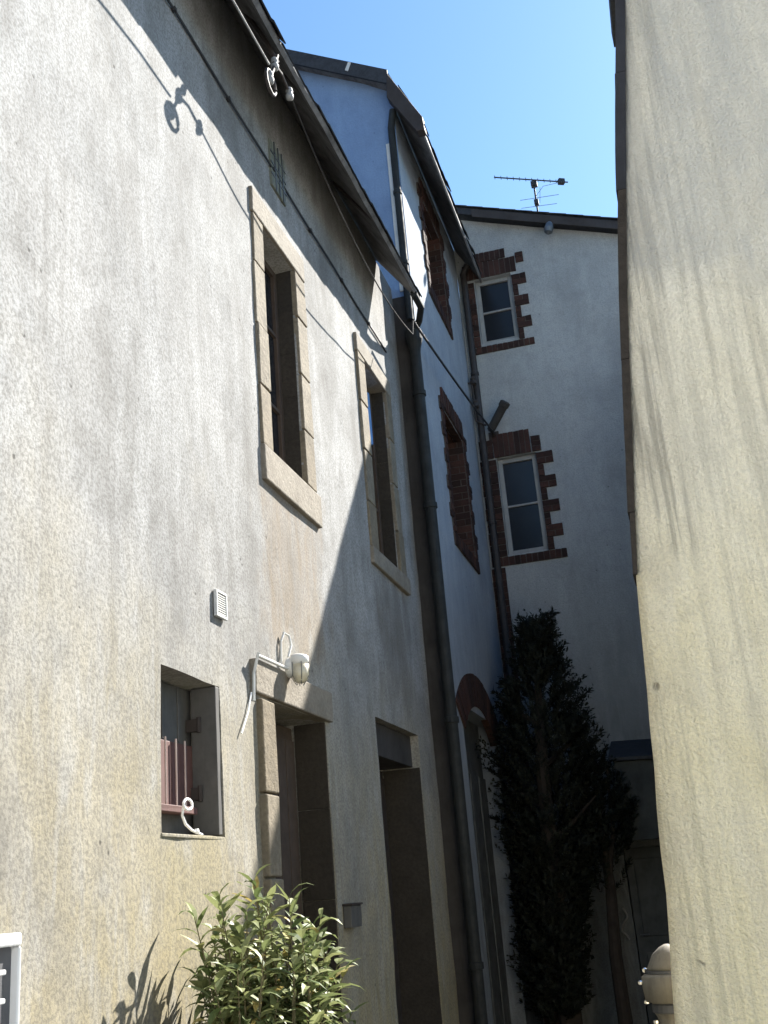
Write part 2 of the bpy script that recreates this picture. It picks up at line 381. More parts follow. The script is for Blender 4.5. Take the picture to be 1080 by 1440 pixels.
# ------------------------------------------------------------------ ground
g = MB(); 
for i in range(-40, 40):
    for j in range(-40, 40):
        pass
g.add([(-400, -400, 0), (400, -400, 0), (400, 400, 0), (-400, 400, 0)], [(0, 1, 2, 3)])
go = g.build('ground', M['ground']); go['kind'] = 'structure'
M['gravel'] = stone_mat('pale_gravel', (0.48, 0.48, 0.465), (0.48, 0.48, 0.465), (0.30, 0.30, 0.29), grain=70)
g = MB(); g.add([(1.7, -4.6, .004), (16, -4.6, .004), (16, 2.9, .004), (1.7, 2.9, .004)], [(0, 1, 2, 3)])
go = g.build('bounce_gravel_yard', M['gravel']); go['kind'] = 'structure'  # pale sheet added out of view to bounce sun onto the outbuilding

# ------------------------------------------------------------------ low house on the left (wall faces +x)
A = thing('stone_house', 'long low house on the left with sunlit peeling whitewash, stone framed windows and a doorway', 'house', (0, 4.5, 0))
W1 = (5.555, 6.13, 4.06, 5.61); W2 = (7.77, 8.42, 4.07, 5.71); LOW = (4.11, 4.72, 1.90, 2.575)
DR = (5.335, 6.26, 0.0, 2.60); DR2 = (7.36, 8.56, 0.0, 2.77)
fA = frX(0.0)
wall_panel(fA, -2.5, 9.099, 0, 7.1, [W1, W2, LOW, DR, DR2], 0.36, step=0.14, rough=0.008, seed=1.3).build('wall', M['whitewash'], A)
bk = MB(); bk.box((-6.0, -2.5, 0), (-0.75, 9.06, 7.05)); bk.build('house_body', M['pale_render'], A)
nd = MB(); nd.box((-0.75, -2.62, 0), (-0.001, -2.5, 7.1)); nd.build('end_wall', M['pale_render'], A)

def eaveA(y): return 6.43 + (y - 4.3) * 0.046
roof = MB()
ys = [-2.7 + i * 0.16 for i in range(71)]; ys = [y for y in ys if y < 8.60] + [8.60]
secs = []
for y in ys:
    e = eaveA(y) + noise.noise(Vector((y * 1.3, 0, 5))) * 0.012
    xo = 0.37 + noise.noise(Vector((y * 2.1, 3, 0))) * 0.008
    secs.append([(-0.001, y, 7.13), (xo - 0.02, y, e), (xo, y, e + 0.02), (xo, y, e + 0.045), (-3.0, y, e + 0.045 + 4.4), (-3.0, y, e + 4.25), (-0.2, y, 7.16)])
for a, b in zip(secs, secs[1:]): pass
n = 7
vv = [p for s in secs for p in s]; ff = []
for i in range(len(secs) - 1):
    for k in range(n):
        ff.append((i * n + k, i * n + (k + 1) % n, (i + 1) * n + (k + 1) % n, (i + 1) * n + k))
ff += [tuple(range(n)), tuple((len(secs) - 1) * n + k for k in range(n - 1, -1, -1))]
roof.add(vv, ff)
rf = roof.build('roof', M['soffit'], A)
sl_ = MB(); random.seed(3)
for row in range(3):                      # lowest courses of slates lying on the roof edge
    y = -2.7 - 0.1 * (row % 2)
    while y < 8.56:
        wd = 0.21 + random.uniform(-.01, .01); y1 = min(y + wd - 0.006, 8.62)
        e = eaveA(y) + 0.048 + random.uniform(0, .006); sdx = random.uniform(-.012, .008)
        d = Vector((-0.545, 0, 0.84)) ; nrm = Vector((0.84, 0, 0.545))
        b0 = Vector((0.372 + sdx, 0, e - .02)) + d * (0.16 * row) + nrm * 0.006 * 1
        def Q(yy, t, h): p = b0 + d * t + nrm * h; return (p.x, yy, p.z)
        sl_.add([Q(y, 0, .008), Q(y1, 0, .008), Q(y1, .3, 0), Q(y, .3, 0), Q(y, 0, .016), Q(y1, 0, .016), Q(y1, .3, .008), Q(y, .3, .008)],
                [(3, 2, 1, 0), (4, 5, 6, 7), (0, 1, 5, 4), (1, 2, 6, 5), (2, 3, 7, 6), (3, 0, 4, 7)])
        y += wd
sl_.build('slate_edge', M['slate'], rf)
fb = MB()                                # joints of the boards closing the eave
for y in [-1.6, .3, 2.3, 4.05, 5.6, 7.2]:
    e = eaveA(y)
    fb.prism([(0.03, y, 7.05), (0.35, y, e + .03), (0.35, y, e + .01), (0.03, y, 7.02)], [(0.03, y + .05, 7.05), (0.35, y + .05, e + .03), (0.35, y + .05, e + .01), (0.03, y + .05, 7.02)])
split_build(fb, 'batten', M['dark_wood'], rf)

def stone_frame(parent, h, out, proud, jl, jr, lint, sillh, nm='surround', sill_ext=0.05, jamb_n=4):
    """ashlar frame: separate jamb stones, one lintel, one sill"""
    u0, u1, v0, v1 = h
    cuts = [v0 + (v1 - v0) * t for t in ([0] + [(i + random.uniform(-.12, .12)) / jamb_n for i in range(1, jamb_n)] + [1])]
    for (a, b) in ((u0 - jl, u0), (u1, u1 + jr)):
        j = MB()
        for c0, c1 in zip(cuts, cuts[1:]):
            ex = random.uniform(-.008, .008)
            j.obox(fA, (a + (ex if a < u0 else -0.001), b + (0.001 if a < u0 else ex)), (c0 + .005, c1 - .005), (-0.30, proud + random.uniform(-.004, .004)), 0.003)
        j.build('jamb', M['stone'], parent, 0.006)
    l = MB(); l.obox(fA, (u0 - jl - .004, u1 + jr + .004), (v1 + .001, v1 + lint), (-0.30, proud + .004), 0.004)
    l.build('lintel', M['pale_stone'], parent, 0.008)
    s = MB(); s.obox(fA, (u0 - jl - .005, u1 + jr + sill_ext), (v0 - sillh, v0 - .001), (-0.30, proud + .012), 0.004)
    s.build('sill', M['pale_stone'], parent, 0.008)

def sub(parent_thing, name, h):
    e = bpy.data.objects.new(name, None); COL.objects.link(e); return e

# upper windows: the frame is the part, its stones / sash / panes sub-parts
def upper_window(h, jl, jr, lint, sillh, glass, depth, label, rail):
    u0, u1, v0, v1 = h
    fr_ = MB(); t = 0.05
    fr_.obox(fA, (u0 + .002, u0 + t), (v0 + .002, v1 - .002), (-depth - .05, -depth)); fr_.obox(fA, (u1 - t, u1 - .002), (v0 + .002, v1 - .002), (-depth - .05, -depth))
    fr_.obox(fA, (u0 + t, u1 - t), (v0 + .002, v0 + t), (-depth - .05, -depth)); fr_.obox(fA, (u0 + t, u1 - t), (v1 - t, v1 - .002), (-depth - .05, -depth))
    um = (u0 + u1) / 2
    fr_.obox(fA, (um - .02, um + .02), (v0 + t, v1 - t), (-depth - .045, -depth + .004))
    for z in rail: fr_.obox(fA, (u0 + t, um - .02), (z, z + .025), (-depth - .04, -depth - .004)); fr_.obox(fA, (um + .02, u1 - t), (z, z + .025), (-depth - .04, -depth - .004))
    o = fr_.build('window', M['brown_wood'], A, 0.004); o['label'] = label
    p = MB(); p.obox(fA, (u0 + t - .01, u1 - t + .01), (v0 + t - .01, v1 - t + .01), (-depth - .034, -depth - .024)); p.build('pane', glass, o)
    stone_frame(o, h, A, 0.02, jl, jr, lint, sillh)
    rv = MB(); k = 5
    for (a, b) in ((u1 - .006, u1 + .05),):
        for i in range(k):
            rv.obox(fA, (a, b), (v0 + (v1 - v0) * i / k + .001, v0 + (v1 - v0) * (i + 1) / k - .001), (-depth, -0.012), 0.0006)
    rv.build('reveal', M['shaded_reveal_stone'], o)
    return o
random.seed(11)
upper_window(W1, 0.165, 0.185, 0.18, 0.22, M['glass_dark'], 0.115, 'dark window in a tan ashlar stone frame with thick sill', [4.55, 5.1])
w2o = upper_window(W2, 0.20, 0.17, 0.16, 0.14, M['glass_dark'], 0.115, 'window with a ragged blue blind behind its upper panes, lower half in shade', [4.6])
M['blue_cloth'] = paint_mat('blue_cloth', (0.12, 0.27, 0.55), (0.07, 0.17, 0.40), .8, .5, 12)
t = MB(); k = 22
top_ = [fA(7.79 + .52 * i / k, 5.66, -.105 + .012 * math.sin(i * 1.9)) for i in range(k + 1)]
bot_ = [fA(7.79 + .52 * i / k, 4.95 + .10 * noise.noise(Vector((i * .9, 1, 2))) + .25 * i / k, -.105 + .012 * math.sin(i * 1.9)) for i in range(k + 1)]
for i in range(k): 
    q = [top_[i], top_[i + 1], bot_[i + 1], bot_[i]]; t.prism(q, [(x - .004, y, z) for x, y, z in q])
t.build('blind', M['blue_cloth'], w2o)

# front doorway
dd = MB(); dd.obox(fA, (5.34, 6.25), (0.02, 2.58), (-0.28, -0.215))
for i in range(6): dd.obox(fA, (5.36 + i * .148, 5.36 + i * .148 + .138), (0.05, 2.5), (-0.216, -0.20), 0.001)
door = dd.build('door', M['brown_wood'], A, 0.003)
hd = MB(); hd.tube([fA(5.45, 1.15, -.20), fA(5.45, 1.15, -.15), fA(5.55, 1.15, -.15)], .009); hd.build('handle', M['zinc'], door)
dj = MB(); cuts = [0, .45, .95, 1.40, 1.72, 2.12, 2.585]
for c0, c1 in zip(cuts, cuts[1:]):
    dj.obox(fA, (5.165 + random.uniform(-.01, .01), 5.337), (c0 + .006, c1 - .006), (-.30, .038 + random.uniform(-.006, .006)), .004)
dj.build('jamb_stone', M['stone'], door, .008)
dl = MB(); dl.obox(fA, (5.10, 6.33), (2.601, 2.775), (-.30, .03), .004); dl.build('lintel', M['pale_stone'], door, .008)
dr = MB(); cuts = [0, .5, 1.05, 1.6, 2.1, 2.597]
for c0, c1 in zip(cuts, cuts[1:]): dr.obox(fA, (6.25, 6.31), (c0 + .001, c1 - .001), (-.20, -.006), .001)
dr.build('reveal', M['shaded_reveal_stone'], door, .004)
# second doorway
d2 = MB(); d2.obox(fA, (7.37, 8.55), (0.02, 2.52), (-.36, -.31))
for i in range(4): d2.obox(fA, (7.42 + i * .28, 7.42 + i * .28 + .26), (0.1, 2.46), (-.312, -.29), .001)
door2 = d2.build('door', M['dark_wood'], A, .004); door2['label'] = 'dark plank door in the shaded doorway'
d2b = MB(); d2b.obox(fA, (7.363, 8.557), (2.53, 2.765), (-.33, -.06), .003); d2b.build('transom', M['stain_strip'], door2, .004)
d2h = MB(); d2h.tube([fA(7.5, 1.1, -.29), fA(7.5, 1.1, -.24), fA(7.6, 1.1, -.24)], .009); d2h.build('handle', M['zinc'], door2)
d2r = MB(); d2r.obox(fA, (8.548, 8.6), (0.01, 2.52), (-.30, -.006)); d2r.build('reveal', M['shaded_reveal_stone'], door2)

# small lower window opening
lw = MB(); lw.obox(fA, (4.112, 4.718), (1.905, 2.572), (-.20, -.15)); 
for y in (4.26, 4.42, 4.58): lw.obox(fA, (y - .008, y + .008), (2.32, 2.57), (-.15, -.143))
low = lw.build('window', M['shutter_grey'], A, .003); low['label'] = 'small deep opening closed by a grey and faded red shutter'
lr = MB(); lr.obox(fA, (4.13, 4.68), (2.03, 2.31), (-.149, -.128)); lr.obox(fA, (4.12, 4.60), (2.0, 2.03), (-.149, -.07), .002); lr.build('shutter_panel', M['red_paint'], low, .003)
lq = MB()
for y in (4.372, 4.475, 4.565): lq.tube([fA(y, 2.03, -.11), fA(y, 2.32, -.11)], .0045, 8)
split_build(lq, 'rod', M['rod'], low)
lh = MB()
for z in (2.40, 2.095):
    lh = MB(); lh.obox(fA, (4.655, 4.674), (z - .028, z + .028), (-.145, -.085), .003); lh.tube([fA(4.662, z - .035, -.085), fA(4.662, z + .035, -.085)], .011, 8)
    lh.build('hinge', M['dark_wood'], low)
ls = MB(); ls.obox(fA, (4.105, 4.725), (1.884, 1.90), (-.20, .003), .002); ls.build('sill', M['whitewash'], low, .004)
lc = MB(); lc.obox(fA, (4.676, 4.7185), (1.91, 2.57), (-.128, -.004), .001); lc.build('side_panel', M['shutter_grey'], low, .003)

# vent, dark grille high under the eave
vt = MB(); vz0, vz1, vy0, vy1 = 2.905, 3.035, 4.675, 4.80
vt.obox(fA, (vy0, vy1), (vz1 - .012, vz1), (0, .018)); vt.obox(fA, (vy0, vy1), (vz0, vz0 + .012), (0, .018)); vt.obox(fA, (vy0, vy0 + .012), (vz0 + .012, vz1 - .012), (0, .018)); vt.obox(fA, (vy1 - .012, vy1), (vz0 + .012, vz1 - .012), (0, .018))
vent = vt.build('vent_grille', M['white_paint'], A, .002)
vb = MB(); vb.obox(fA, (vy0 + .012, vy1 - .012), (vz0 + .012, vz1 - .012), (-.02, .004)); vb.build('backing', M['dark_wood'], vent)
vs_ = MB()
for i in range(9): z = vz0 + .018 + i * .0112; vs_.obox(fA, (vy0 + .012, vy1 - .012), (z, z + .004), (.004, .014))
vs_.build('slat', M['white_paint'], vent)
gr = MB(); gr.obox(fA, (5.79, 6.06), (6.07, 6.44), (-.01, .012), .004)
M['grille_panel'] = paint_mat('grey_green_grille', (0.15, 0.16, 0.13), (0.08, 0.085, 0.07), .8, .5, 12)
grl = gr.build('high_grille', M['grille_panel'], A, .004)
gb = MB()
for i in range(3): gb.obox(fA, (5.79 + .07 * (i + 1) - .006, 5.79 + .07 * (i + 1) + .006), (6.06, 6.45), (.012, .02))
for i in range(3): gb.obox(fA, (5.785, 6.065), (6.07 + .09 * (i + 1) - .006, 6.07 + .09 * (i + 1) + .006), (.012, .018))
split_build(gb, 'bar', M['zinc'], grl)

# ------------------------------------------------------------------ tall house (gable faces the camera, side wall faces +x)
XB, YB, YC = 0.20, 9.10, 12.0
B = thing('tall_house', 'tall pale house behind the low one, slate eave and blind blue-grey gable above its roof', 'house', (-1, 10.5, 0))
def rakeB(x): return 9.52 - 0.57 * (x - 0.2)
gm = wall_panel(frY(YB), -3.2, XB, 7.0, 11.3, [], 0.1, top=lambda u: rakeB(u) - 0.12 if u > -3.0 else rakeB(-3.0) - .12, step=0.2, rough=0.005, seed=4.0)
gm.build('gable_wall', M['blue_render'], B)
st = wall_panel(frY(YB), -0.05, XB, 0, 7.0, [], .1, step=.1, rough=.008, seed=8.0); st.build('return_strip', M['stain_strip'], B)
fB = frX(XB)
B1 = (10.02, 10.98, 4.85, 6.2); B2 = (10.05, 10.95, 7.62, 8.75); BA = (9.45, 11.0, 0.0, 3.12)
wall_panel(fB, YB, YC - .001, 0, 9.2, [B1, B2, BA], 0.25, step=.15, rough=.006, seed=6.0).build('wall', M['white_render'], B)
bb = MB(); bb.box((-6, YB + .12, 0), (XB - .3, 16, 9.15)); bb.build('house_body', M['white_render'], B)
rb = MB()
prof = [(XB - .002, 9.37), (XB - .001, 9.22), (0.485, 8.70), (0.50, 8.715), (0.50, 8.76), (0.2, 9.52), (-3.0, 9.52 + .57 * 3.2), (-3.0, 9.4 + .57 * 3.2), (-0.1, 9.52 + .57 * .3 - .12)]
rb.prism([(x, YB - .13, z) for x, z in prof], [(x, YC + .06, z) for x, z in prof])
rB = rb.build('roof', M['soffit'], B)
se = MB(); random.seed(5)
y = YB - .13
while y < YC:
    y1 = min(y + .2, YC + .06)
    for row in range(3):
        d = Vector((-.37, 0, .93)); nr = Vector((.93, 0, .37)); b0 = Vector((.51 + random.uniform(-.012, .006), 0, 8.765 + random.uniform(0, .01))) + d * .15 * row
        def Q(yy, t, h): p = b0 + d * t + nr * h; return (p.x, yy, p.z)
        se.add([Q(y, 0, .008), Q(y1 - .006, 0, .008), Q(y1 - .006, .3, 0), Q(y, .3, 0), Q(y, 0, .016), Q(y1 - .006, 0, .016), Q(y1 - .006, .3, .008), Q(y, .3, .008)],
               [(3, 2, 1, 0), (4, 5, 6, 7), (0, 1, 5, 4), (1, 2, 6, 5), (2, 3, 7, 6), (3, 0, 4, 7)])
    y += .2
x = .1
while x > -3:                               # slates along the rake
    z = rakeB(x); se.obox(frY(YB - .15), (x - .19, x), (z + .0, z + .12), (0, .12), .008) if False else None
    x -= .2
se.build('slate_edge', M['slate'], rB)
vg = MB(); vg.prism([(.2, YB - .155, 9.535), (.2, YB - .155, 9.36), (-3, YB - .155, 9.36 + .57 * 3.2), (-3, YB - .155, 9.535 + .57 * 3.2)], [(.2, YB - .131, 9.535), (.2, YB - .131, 9.36), (-3, YB - .131, 9.36 + .57 * 3.2), (-3, YB - .131, 9.535 + .57 * 3.2)])
vg.build('verge_board', M['slate'], rB)
cl = MB(); cl.prism([(-.17, YB - .162, 9.735), (-.2, YB - .162, 9.75), (-.24, YB - .162, 9.66), (-.21, YB - .162, 9.64)], [(-.17, YB - .154, 9.735), (-.2, YB - .154, 9.75), (-.24, YB - .154, 9.66), (-.21, YB - .154, 9.64)]); cl.build('lead_patch', M['white_paint'], rB)
ec = MB(); ec.prism([(XB - .01, YB - .16, 9.5), (.51, YB - .16, 8.86), (.52, YB - .16, 8.70), (.44, YB - .16, 8.70), (XB - .03, YB - .16, 9.2)], [(XB - .01, YB - .05, 9.5), (.51, YB - .05, 8.86), (.52, YB - .05, 8.70), (.44, YB - .05, 8.70), (XB - .03, YB - .05, 9.2)])
ec.build('eave_end', M['dark_wood'], rB, .008)
cb = MB(); cb.obox(frY(YB), (.085, .125), (7.05, 8.75), (.001, .02)); cb.build('corner_strip', M['white_paint'], B, .004)  # white strip painted in for the sunlit sliver beside the downpipe

def brick_window(parent, fr, h, spec, label, frame_mat, glass, depth, nm='window', bars=(0.5,)):
    """h: opening; spec: list of (u0,u1,v0,v1,soldier)"""
    u0, u1, v0, v1 = h; t = 0.055
    f = MB()
    f.obox(fr, (u0 + .003, u0 + t), (v0 + .003, v1 - .003), (-depth - .05, -depth)); f.obox(fr, (u1 - t, u1 - .003), (v0 + .003, v1 - .003), (-depth - .05, -depth))
    f.obox(fr, (u0 + t, u1 - t), (v0 + .003, v0 + t), (-depth - .05, -depth)); f.obox(fr, (u0 + t, u1 - t), (v1 - t, v1 - .003), (-depth - .05, -depth))
    for b in bars: z = v0 + (v1 - v0) * b; f.obox(fr, (u0 + t, u1 - t), (z - .012, z + .012), (-depth - .045, -depth - .006))
    o = f.build(nm, frame_mat, parent, .004)
    if label: o['label'] = label
    p = MB(); p.obox(fr, (u0 + t - .01, u1 - t + .01), (v0 + t - .01, v1 - t + .01), (-depth - .04, -depth - .03)); p.build('pane', glass, o)
    b = MB(); mo = MB()
    for i, (a, c, d, e, s) in enumerate(spec):
        bricks(b, fr, a, c, d, e, -.05, .022, soldier=s, off=i)
        mo.obox(fr, (a + .004, c - .004), (d + .004, e - .004), (-.05, .014 + .0002 * (i % 3)))
    b.build('brick_surround', M['brick'], o); mo.build('mortar_bed', M['mortar'], o)
    return o

def toothed(u0, u1, v0, v1, l_in, l_out, r_in, r_out, th, lint, sill, lph=0, rph=0, left_solid=None):
    sp = []
    n = round((v1 - v0 + lint) / th); s = (v1 - v0 + lint * .6) / n
    for i in range(n):
        a = v0 + i * s
        sp.append((u0 - (l_out if (i + lph) % 2 else l_in), u0 - .002, a, a + s, False))
        sp.append((u1 + .002, u1 + (r_out if (i + rph) % 2 else r_in), a, a + s, False))
    return sp
# windows in the side wall: brick all round, brick reveals
def side_window(h, label, m1=.13, m2=.2):
    u0, u1, v0, v1 = h
    sp = toothed(u0, u1, v0, v1, .09, .15, .10, .18, .15, .12, .1)
    sp += [(u0 - .02, u1 + .02, v1 + .002, v1 + .22, True), (u0 - .1, u1 + .14, v0 - .14, v0 - .002, True)]
    o = brick_window(B, fB, h, sp, label, M['brown_wood'], M['glass_dark'], .16)
    r = MB(); fr2 = lambda u, v, n: (XB - .16 + u, h[1] - n, v)
    bricks(r, fr2, .0, .170, v0 + .002, v1 - .002, -.02, .016); q_ = r.build('brick_reveal', M['brick'], o)
    r3 = MB(); bricks(r3, lambda u, v, n: (XB - .16 + v, u, v1 - n), u0 + .002, u1 - .012, .0, .165, -.02, .012); r3.build('brick_soffit', M['brick'], o)
    r2 = MB(); r2.obox(fr2, (.001, .168), (v0 + .003, v1 - .003), (-.02, .010)); r2.build('reveal_mortar', M['mortar'], o)
    return o
side_window(B1, 'brick framed window seen edge on in the side wall, lower one')
side_window(B2, 'brick framed window seen edge on just under the eave')
# arched doorway of the side wall
da = MB(); da.obox(fB, (9.36, 11.09), (0.02, 3.3), (-.25, -.16)); 
for i in range(4): da.obox(fB, (9.42 + i * .42, 9.42 + i * .42 + .37), (0.15, 2.6), (-.162, -.14), .001)
arch = da.build('door', M['door_grey'], B, .004); arch['label'] = 'grey door under a red brick arch, in deep shade'
ab = MB(); am = MB(); cy, cz, r0, r1 = 10.22, 2.40, .98, 1.36; k = 26; a0, a1 = R(40), R(140)
for i in range(k):
    t0, t1 = a0 + (a1 - a0) * (i + .06) / k, a0 + (a1 - a0) * (i + .94) / k
    def ring(n): return [fB(cy + r0 * math.cos(t0), cz + r0 * .80 * math.sin(t0), n), fB(cy + r1 * math.cos(t0), cz + r1 * .80 * math.sin(t0), n), fB(cy + r1 * math.cos(t1), cz + r1 * .80 * math.sin(t1), n), fB(cy + r0 * math.cos(t1), cz + r0 * .80 * math.sin(t1), n)]
    ab.prism(ring(-.05), ring(.014 + random.uniform(-.003, .003)))
    ra = r0 + .004; rz = r1 - .006
    am.prism([fB(cy + ra * math.cos(t), cz + ra * .80 * math.sin(t), -.05) for t in (a0 + (a1 - a0) * i / k, a0 + (a1 - a0) * (i + 1) / k)] + [fB(cy + rz * math.cos(t), cz + rz * .8 * math.sin(t), -.05) for t in (a0 + (a1 - a0) * (i + 1) / k, a0 + (a1 - a0) * i / k)],
             [fB(cy + ra * math.cos(t), cz + ra * .80 * math.sin(t), .006) for t in (a0 + (a1 - a0) * i / k, a0 + (a1 - a0) * (i + 1) / k)] + [fB(cy + rz * math.cos(t), cz + rz * .8 * math.sin(t), .006) for t in (a0 + (a1 - a0) * (i + 1) / k, a0 + (a1 - a0) * i / k)])
ab.build('brick_arch', M['brick'], arch); am.build('mortar_bed', M['mortar'], arch)
ah = MB(); ah.tube([fB(9.6, 1.1, -.14), fB(9.6, 1.1, -.09), fB(9.7, 1.1, -.09)], .01); ah.build('handle', M['zinc'], arch)

# ------------------------------------------------------------------ end house (faces the camera)
Cc = thing('end_house', 'pale rendered house closing the lane, two small brick framed windows, dark slanting roof edge', 'house', (2, 13.5, 0))
RS = 0.364
def rakeC(x): return 9.78 - RS * (x - 0.2)
C1 = (.405, .865, 7.835, 8.725); C2 = (.415, .875, 5.14, 6.325)
fC = frY(YC)
CD = (1.22, 1.86, 0.0, 1.86)
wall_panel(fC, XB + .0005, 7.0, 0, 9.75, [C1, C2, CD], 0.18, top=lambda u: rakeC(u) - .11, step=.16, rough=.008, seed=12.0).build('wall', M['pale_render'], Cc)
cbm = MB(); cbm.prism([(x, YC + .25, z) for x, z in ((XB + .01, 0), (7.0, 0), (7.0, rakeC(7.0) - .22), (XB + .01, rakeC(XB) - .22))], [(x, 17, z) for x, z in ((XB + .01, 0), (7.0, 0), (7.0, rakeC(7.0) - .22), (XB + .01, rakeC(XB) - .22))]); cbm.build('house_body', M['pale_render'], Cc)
cs = MB(); cs.box((6.88, YC + .003, 0), (6.998, YC + .25, rakeC(7) - .23)); cs.build('side_wall', M['pale_render'], Cc)
rc = MB()
pr = [(XB - .02, rakeC(XB - .02)), (7.4, rakeC(7.4)), (7.4, rakeC(7.4) - .10), (XB - .02, rakeC(XB - .02) - .10)]
rc.prism([(x, YC - .14, z) for x, z in pr], [(x, 17.1, z) for x, z in pr])
rC = rc.build('roof', M['slate'], Cc, .006)
rf2 = MB(); rf2.prism([(XB + .3, YC - .16, rakeC(XB + .3) - .03), (7.4, YC - .16, rakeC(7.4) - .03), (7.4, YC - .16, rakeC(7.4) - .135), (XB + .3, YC - .16, rakeC(XB + .3) - .135)], [(XB + .3, YC - .141, rakeC(XB + .3) - .03), (7.4, YC - .141, rakeC(7.4) - .03), (7.4, YC - .141, rakeC(7.4) - .135), (XB + .3, YC - .141, rakeC(XB + .3) - .135)])
rf2.build('verge_board', M['dark_wood'], rC)
sc_ = MB(); random.seed(9); x = XB
while x < 7.3:
    w_ = .2; sc_.add([(x, YC - .165 + random.uniform(-.01, .01), rakeC(x) + .004), (x + w_ + .05, YC - .165, rakeC(x + w_ + .05) + .012), (x + w_ + .05, YC + .2, rakeC(x + w_ + .05) + .012), (x, YC + .2, rakeC(x) + .004),
             (x, YC - .165, rakeC(x) + .016), (x + w_ + .05, YC - .165, rakeC(x + w_ + .05) + .024), (x + w_ + .05, YC + .2, rakeC(x + w_ + .05) + .024), (x, YC + .2, rakeC(x) + .016)],
            [(3, 2, 1, 0), (4, 5, 6, 7), (0, 1, 5, 4), (1, 2, 6, 5), (2, 3, 7, 6), (3, 0, 4, 7)]); x += w_
sc_.build('slate_edge', M['slate'], rC)
random.seed(21)
u0, u1, v0, v1 = C1
sp = [(u0 - .13, u1 + .078, v1 + .002, v1 + .22, True), (u0 - .03, u1 - .035, v1 + .222, v1 + .36, True)]
for i in range(8):
    a = v0 - .04 + i * .149; e = a + .147
    sp.append((u1 + (.002 if e < v1 else .08), u1 + (.185 if i % 2 else .075), a, e, False)) if (e < v1 or i % 2) else None
    if e < v1 + .05: sp.append((u0 - (.145 if i % 2 == 0 else .085), u0 - .002, a, min(e, v1), False))
sp += [(u0 - .135, u1 + .185, v0 - .14, v0 - .045, True)]
brick_window(Cc, fC, C1, sp, 'small grey window with toothed red brick frame, upper one', M['grey_frame'], M['glass_dark'], .06)
u0, u1, v0, v1 = C2
sp = [(u0 - .02, u1 - .04, v1 + .002, v1 + .30, True), (u1 - .035, u1 + .08, v1 + .002, v1 + .20, False), (u0 - .19, u0 - .024, v1 + .002, v1 + .24, False)]
for i in range(9):
    a = v0 - .02 + i * .149
    if a + .147 < v1 + .08: sp.append((u1 + .002, u1 + (.20 if i % 2 else .08), a, min(a + .147, v1 - .0), False))
    if a + .147 < v1 + .08: sp.append((u0 - (.20 if i % 2 else .195), u0 - .002, a, min(a + .147, v1), False))
sp += [(u0 - .195, u1 + .21, v0 - .13, v0 - .022, True)]
brick_window(Cc, fC, C2, sp, 'grey window with toothed red brick frame, lower one beside the brick pier', M['grey_frame'], M['glass_dark'], .06)
pier = MB(); bricks(pier, fC, XB + .005, XB + .17, 0.05, 5.0, -.03, .014); pier.build('brick_pier', M['brick'], Cc)
pm = MB(); pm.obox(fC, (XB + .008, XB + .166), (0.05, 4.99), (-.03, .005)); pm.build('mortar_bed', M['mortar'], Cc)
cd = MB(); cd.obox(fC, (1.225, 1.855), (.02, 1.855), (-.17, -.1)); cdo = cd.build('door', M['door_grey'], Cc, .004)
cdp = MB(); cdp.obox(fC, (1.3, 1.78), (1.0, 1.75), (-.101, -.085)); cdp.obox(fC, (1.3, 1.78), (.15, .85), (-.101, -.085)); cdp.build('panel', M['door_grey'], cdo, .01)
cdh = MB(); cdh.tube([fC(1.27, 1.02, -.1), fC(1.27, 1.02, -.05), fC(1.36, 1.02, -.05)], .009); cdh.build('handle', M['zinc'], cdo)
cn = MB(); cn.prism([(1.30, 11.25, 1.90), (2.15, 11.25, 1.90), (2.15, 11.25, 2.62), (1.30, 11.25, 2.66)], [(1.30, YC - .004, 1.95), (2.15, YC - .004, 1.95), (2.15, YC - .004, 2.86), (1.30, YC - .004, 2.9)])
can = cn.build('porch_canopy', M['canopy'], Cc, .01)
cr = MB(); cr.prism([(1.26, 11.2, 2.665), (2.2, 11.2, 2.625), (2.2, 11.2, 2.655), (1.26, 11.2, 2.695)], [(1.26, YC - .004, 2.91), (2.2, YC - .004, 2.87), (2.2, YC - .004, 2.90), (1.26, YC - .004, 2.94)]); cr.build('canopy_top', M['slate'], can)

# ------------------------------------------------------------------ outbuilding close on the right
D = thing('outbuilding', 'cream rendered outbuilding close on the right with a leaning corner and dark edge boards', 'outbuilding', (3, 3.5, 0))
YD = 3.0
prof = [(1.868, 0.0), (1.895, .9), (1.912, 1.25), (1.940, 1.62), (1.968, 2.05), (1.99, 2.39), (2.042, 2.83), (2.093, 3.26), (2.17, 3.80), (2.243, 4.30), (2.30, 4.75)]
def edgeD(z):
    for (a, b), (c, d) in zip(prof, prof[1:]):
        if z <= d: return a + (c - a) * (z - b) / (d - b)
    return prof[-1][0]
nu, nz = 26, 46
mb = MB()
def PD(i, j):
    z = 4.75 * j / nz; e = edgeD(z); t = (i / nu) ** 1.5; x = e + (5.6 - e) * t
    q = Vector((x * 3, z * 2.2, 4.4))
    rnd = .03 * max(0, 1 - t * 60)
    return (x + ((noise.noise(q * 2.5 + Vector((0, 0, 9))) * .006 + noise.noise(q * 9.0) * .003) if i < 2 else 0), YD + rnd - noise.noise(q) * .007 - noise.noise(q * 3.7) * .004, z)
for j in range(nz + 1):
    for i in range(nu + 1): mb.v.append(PD(i, j))
for j in range(nz):
    for i in range(nu): a = j * (nu + 1) + i; mb.f.append((a, a + 1, a + nu + 2, a + nu + 1))
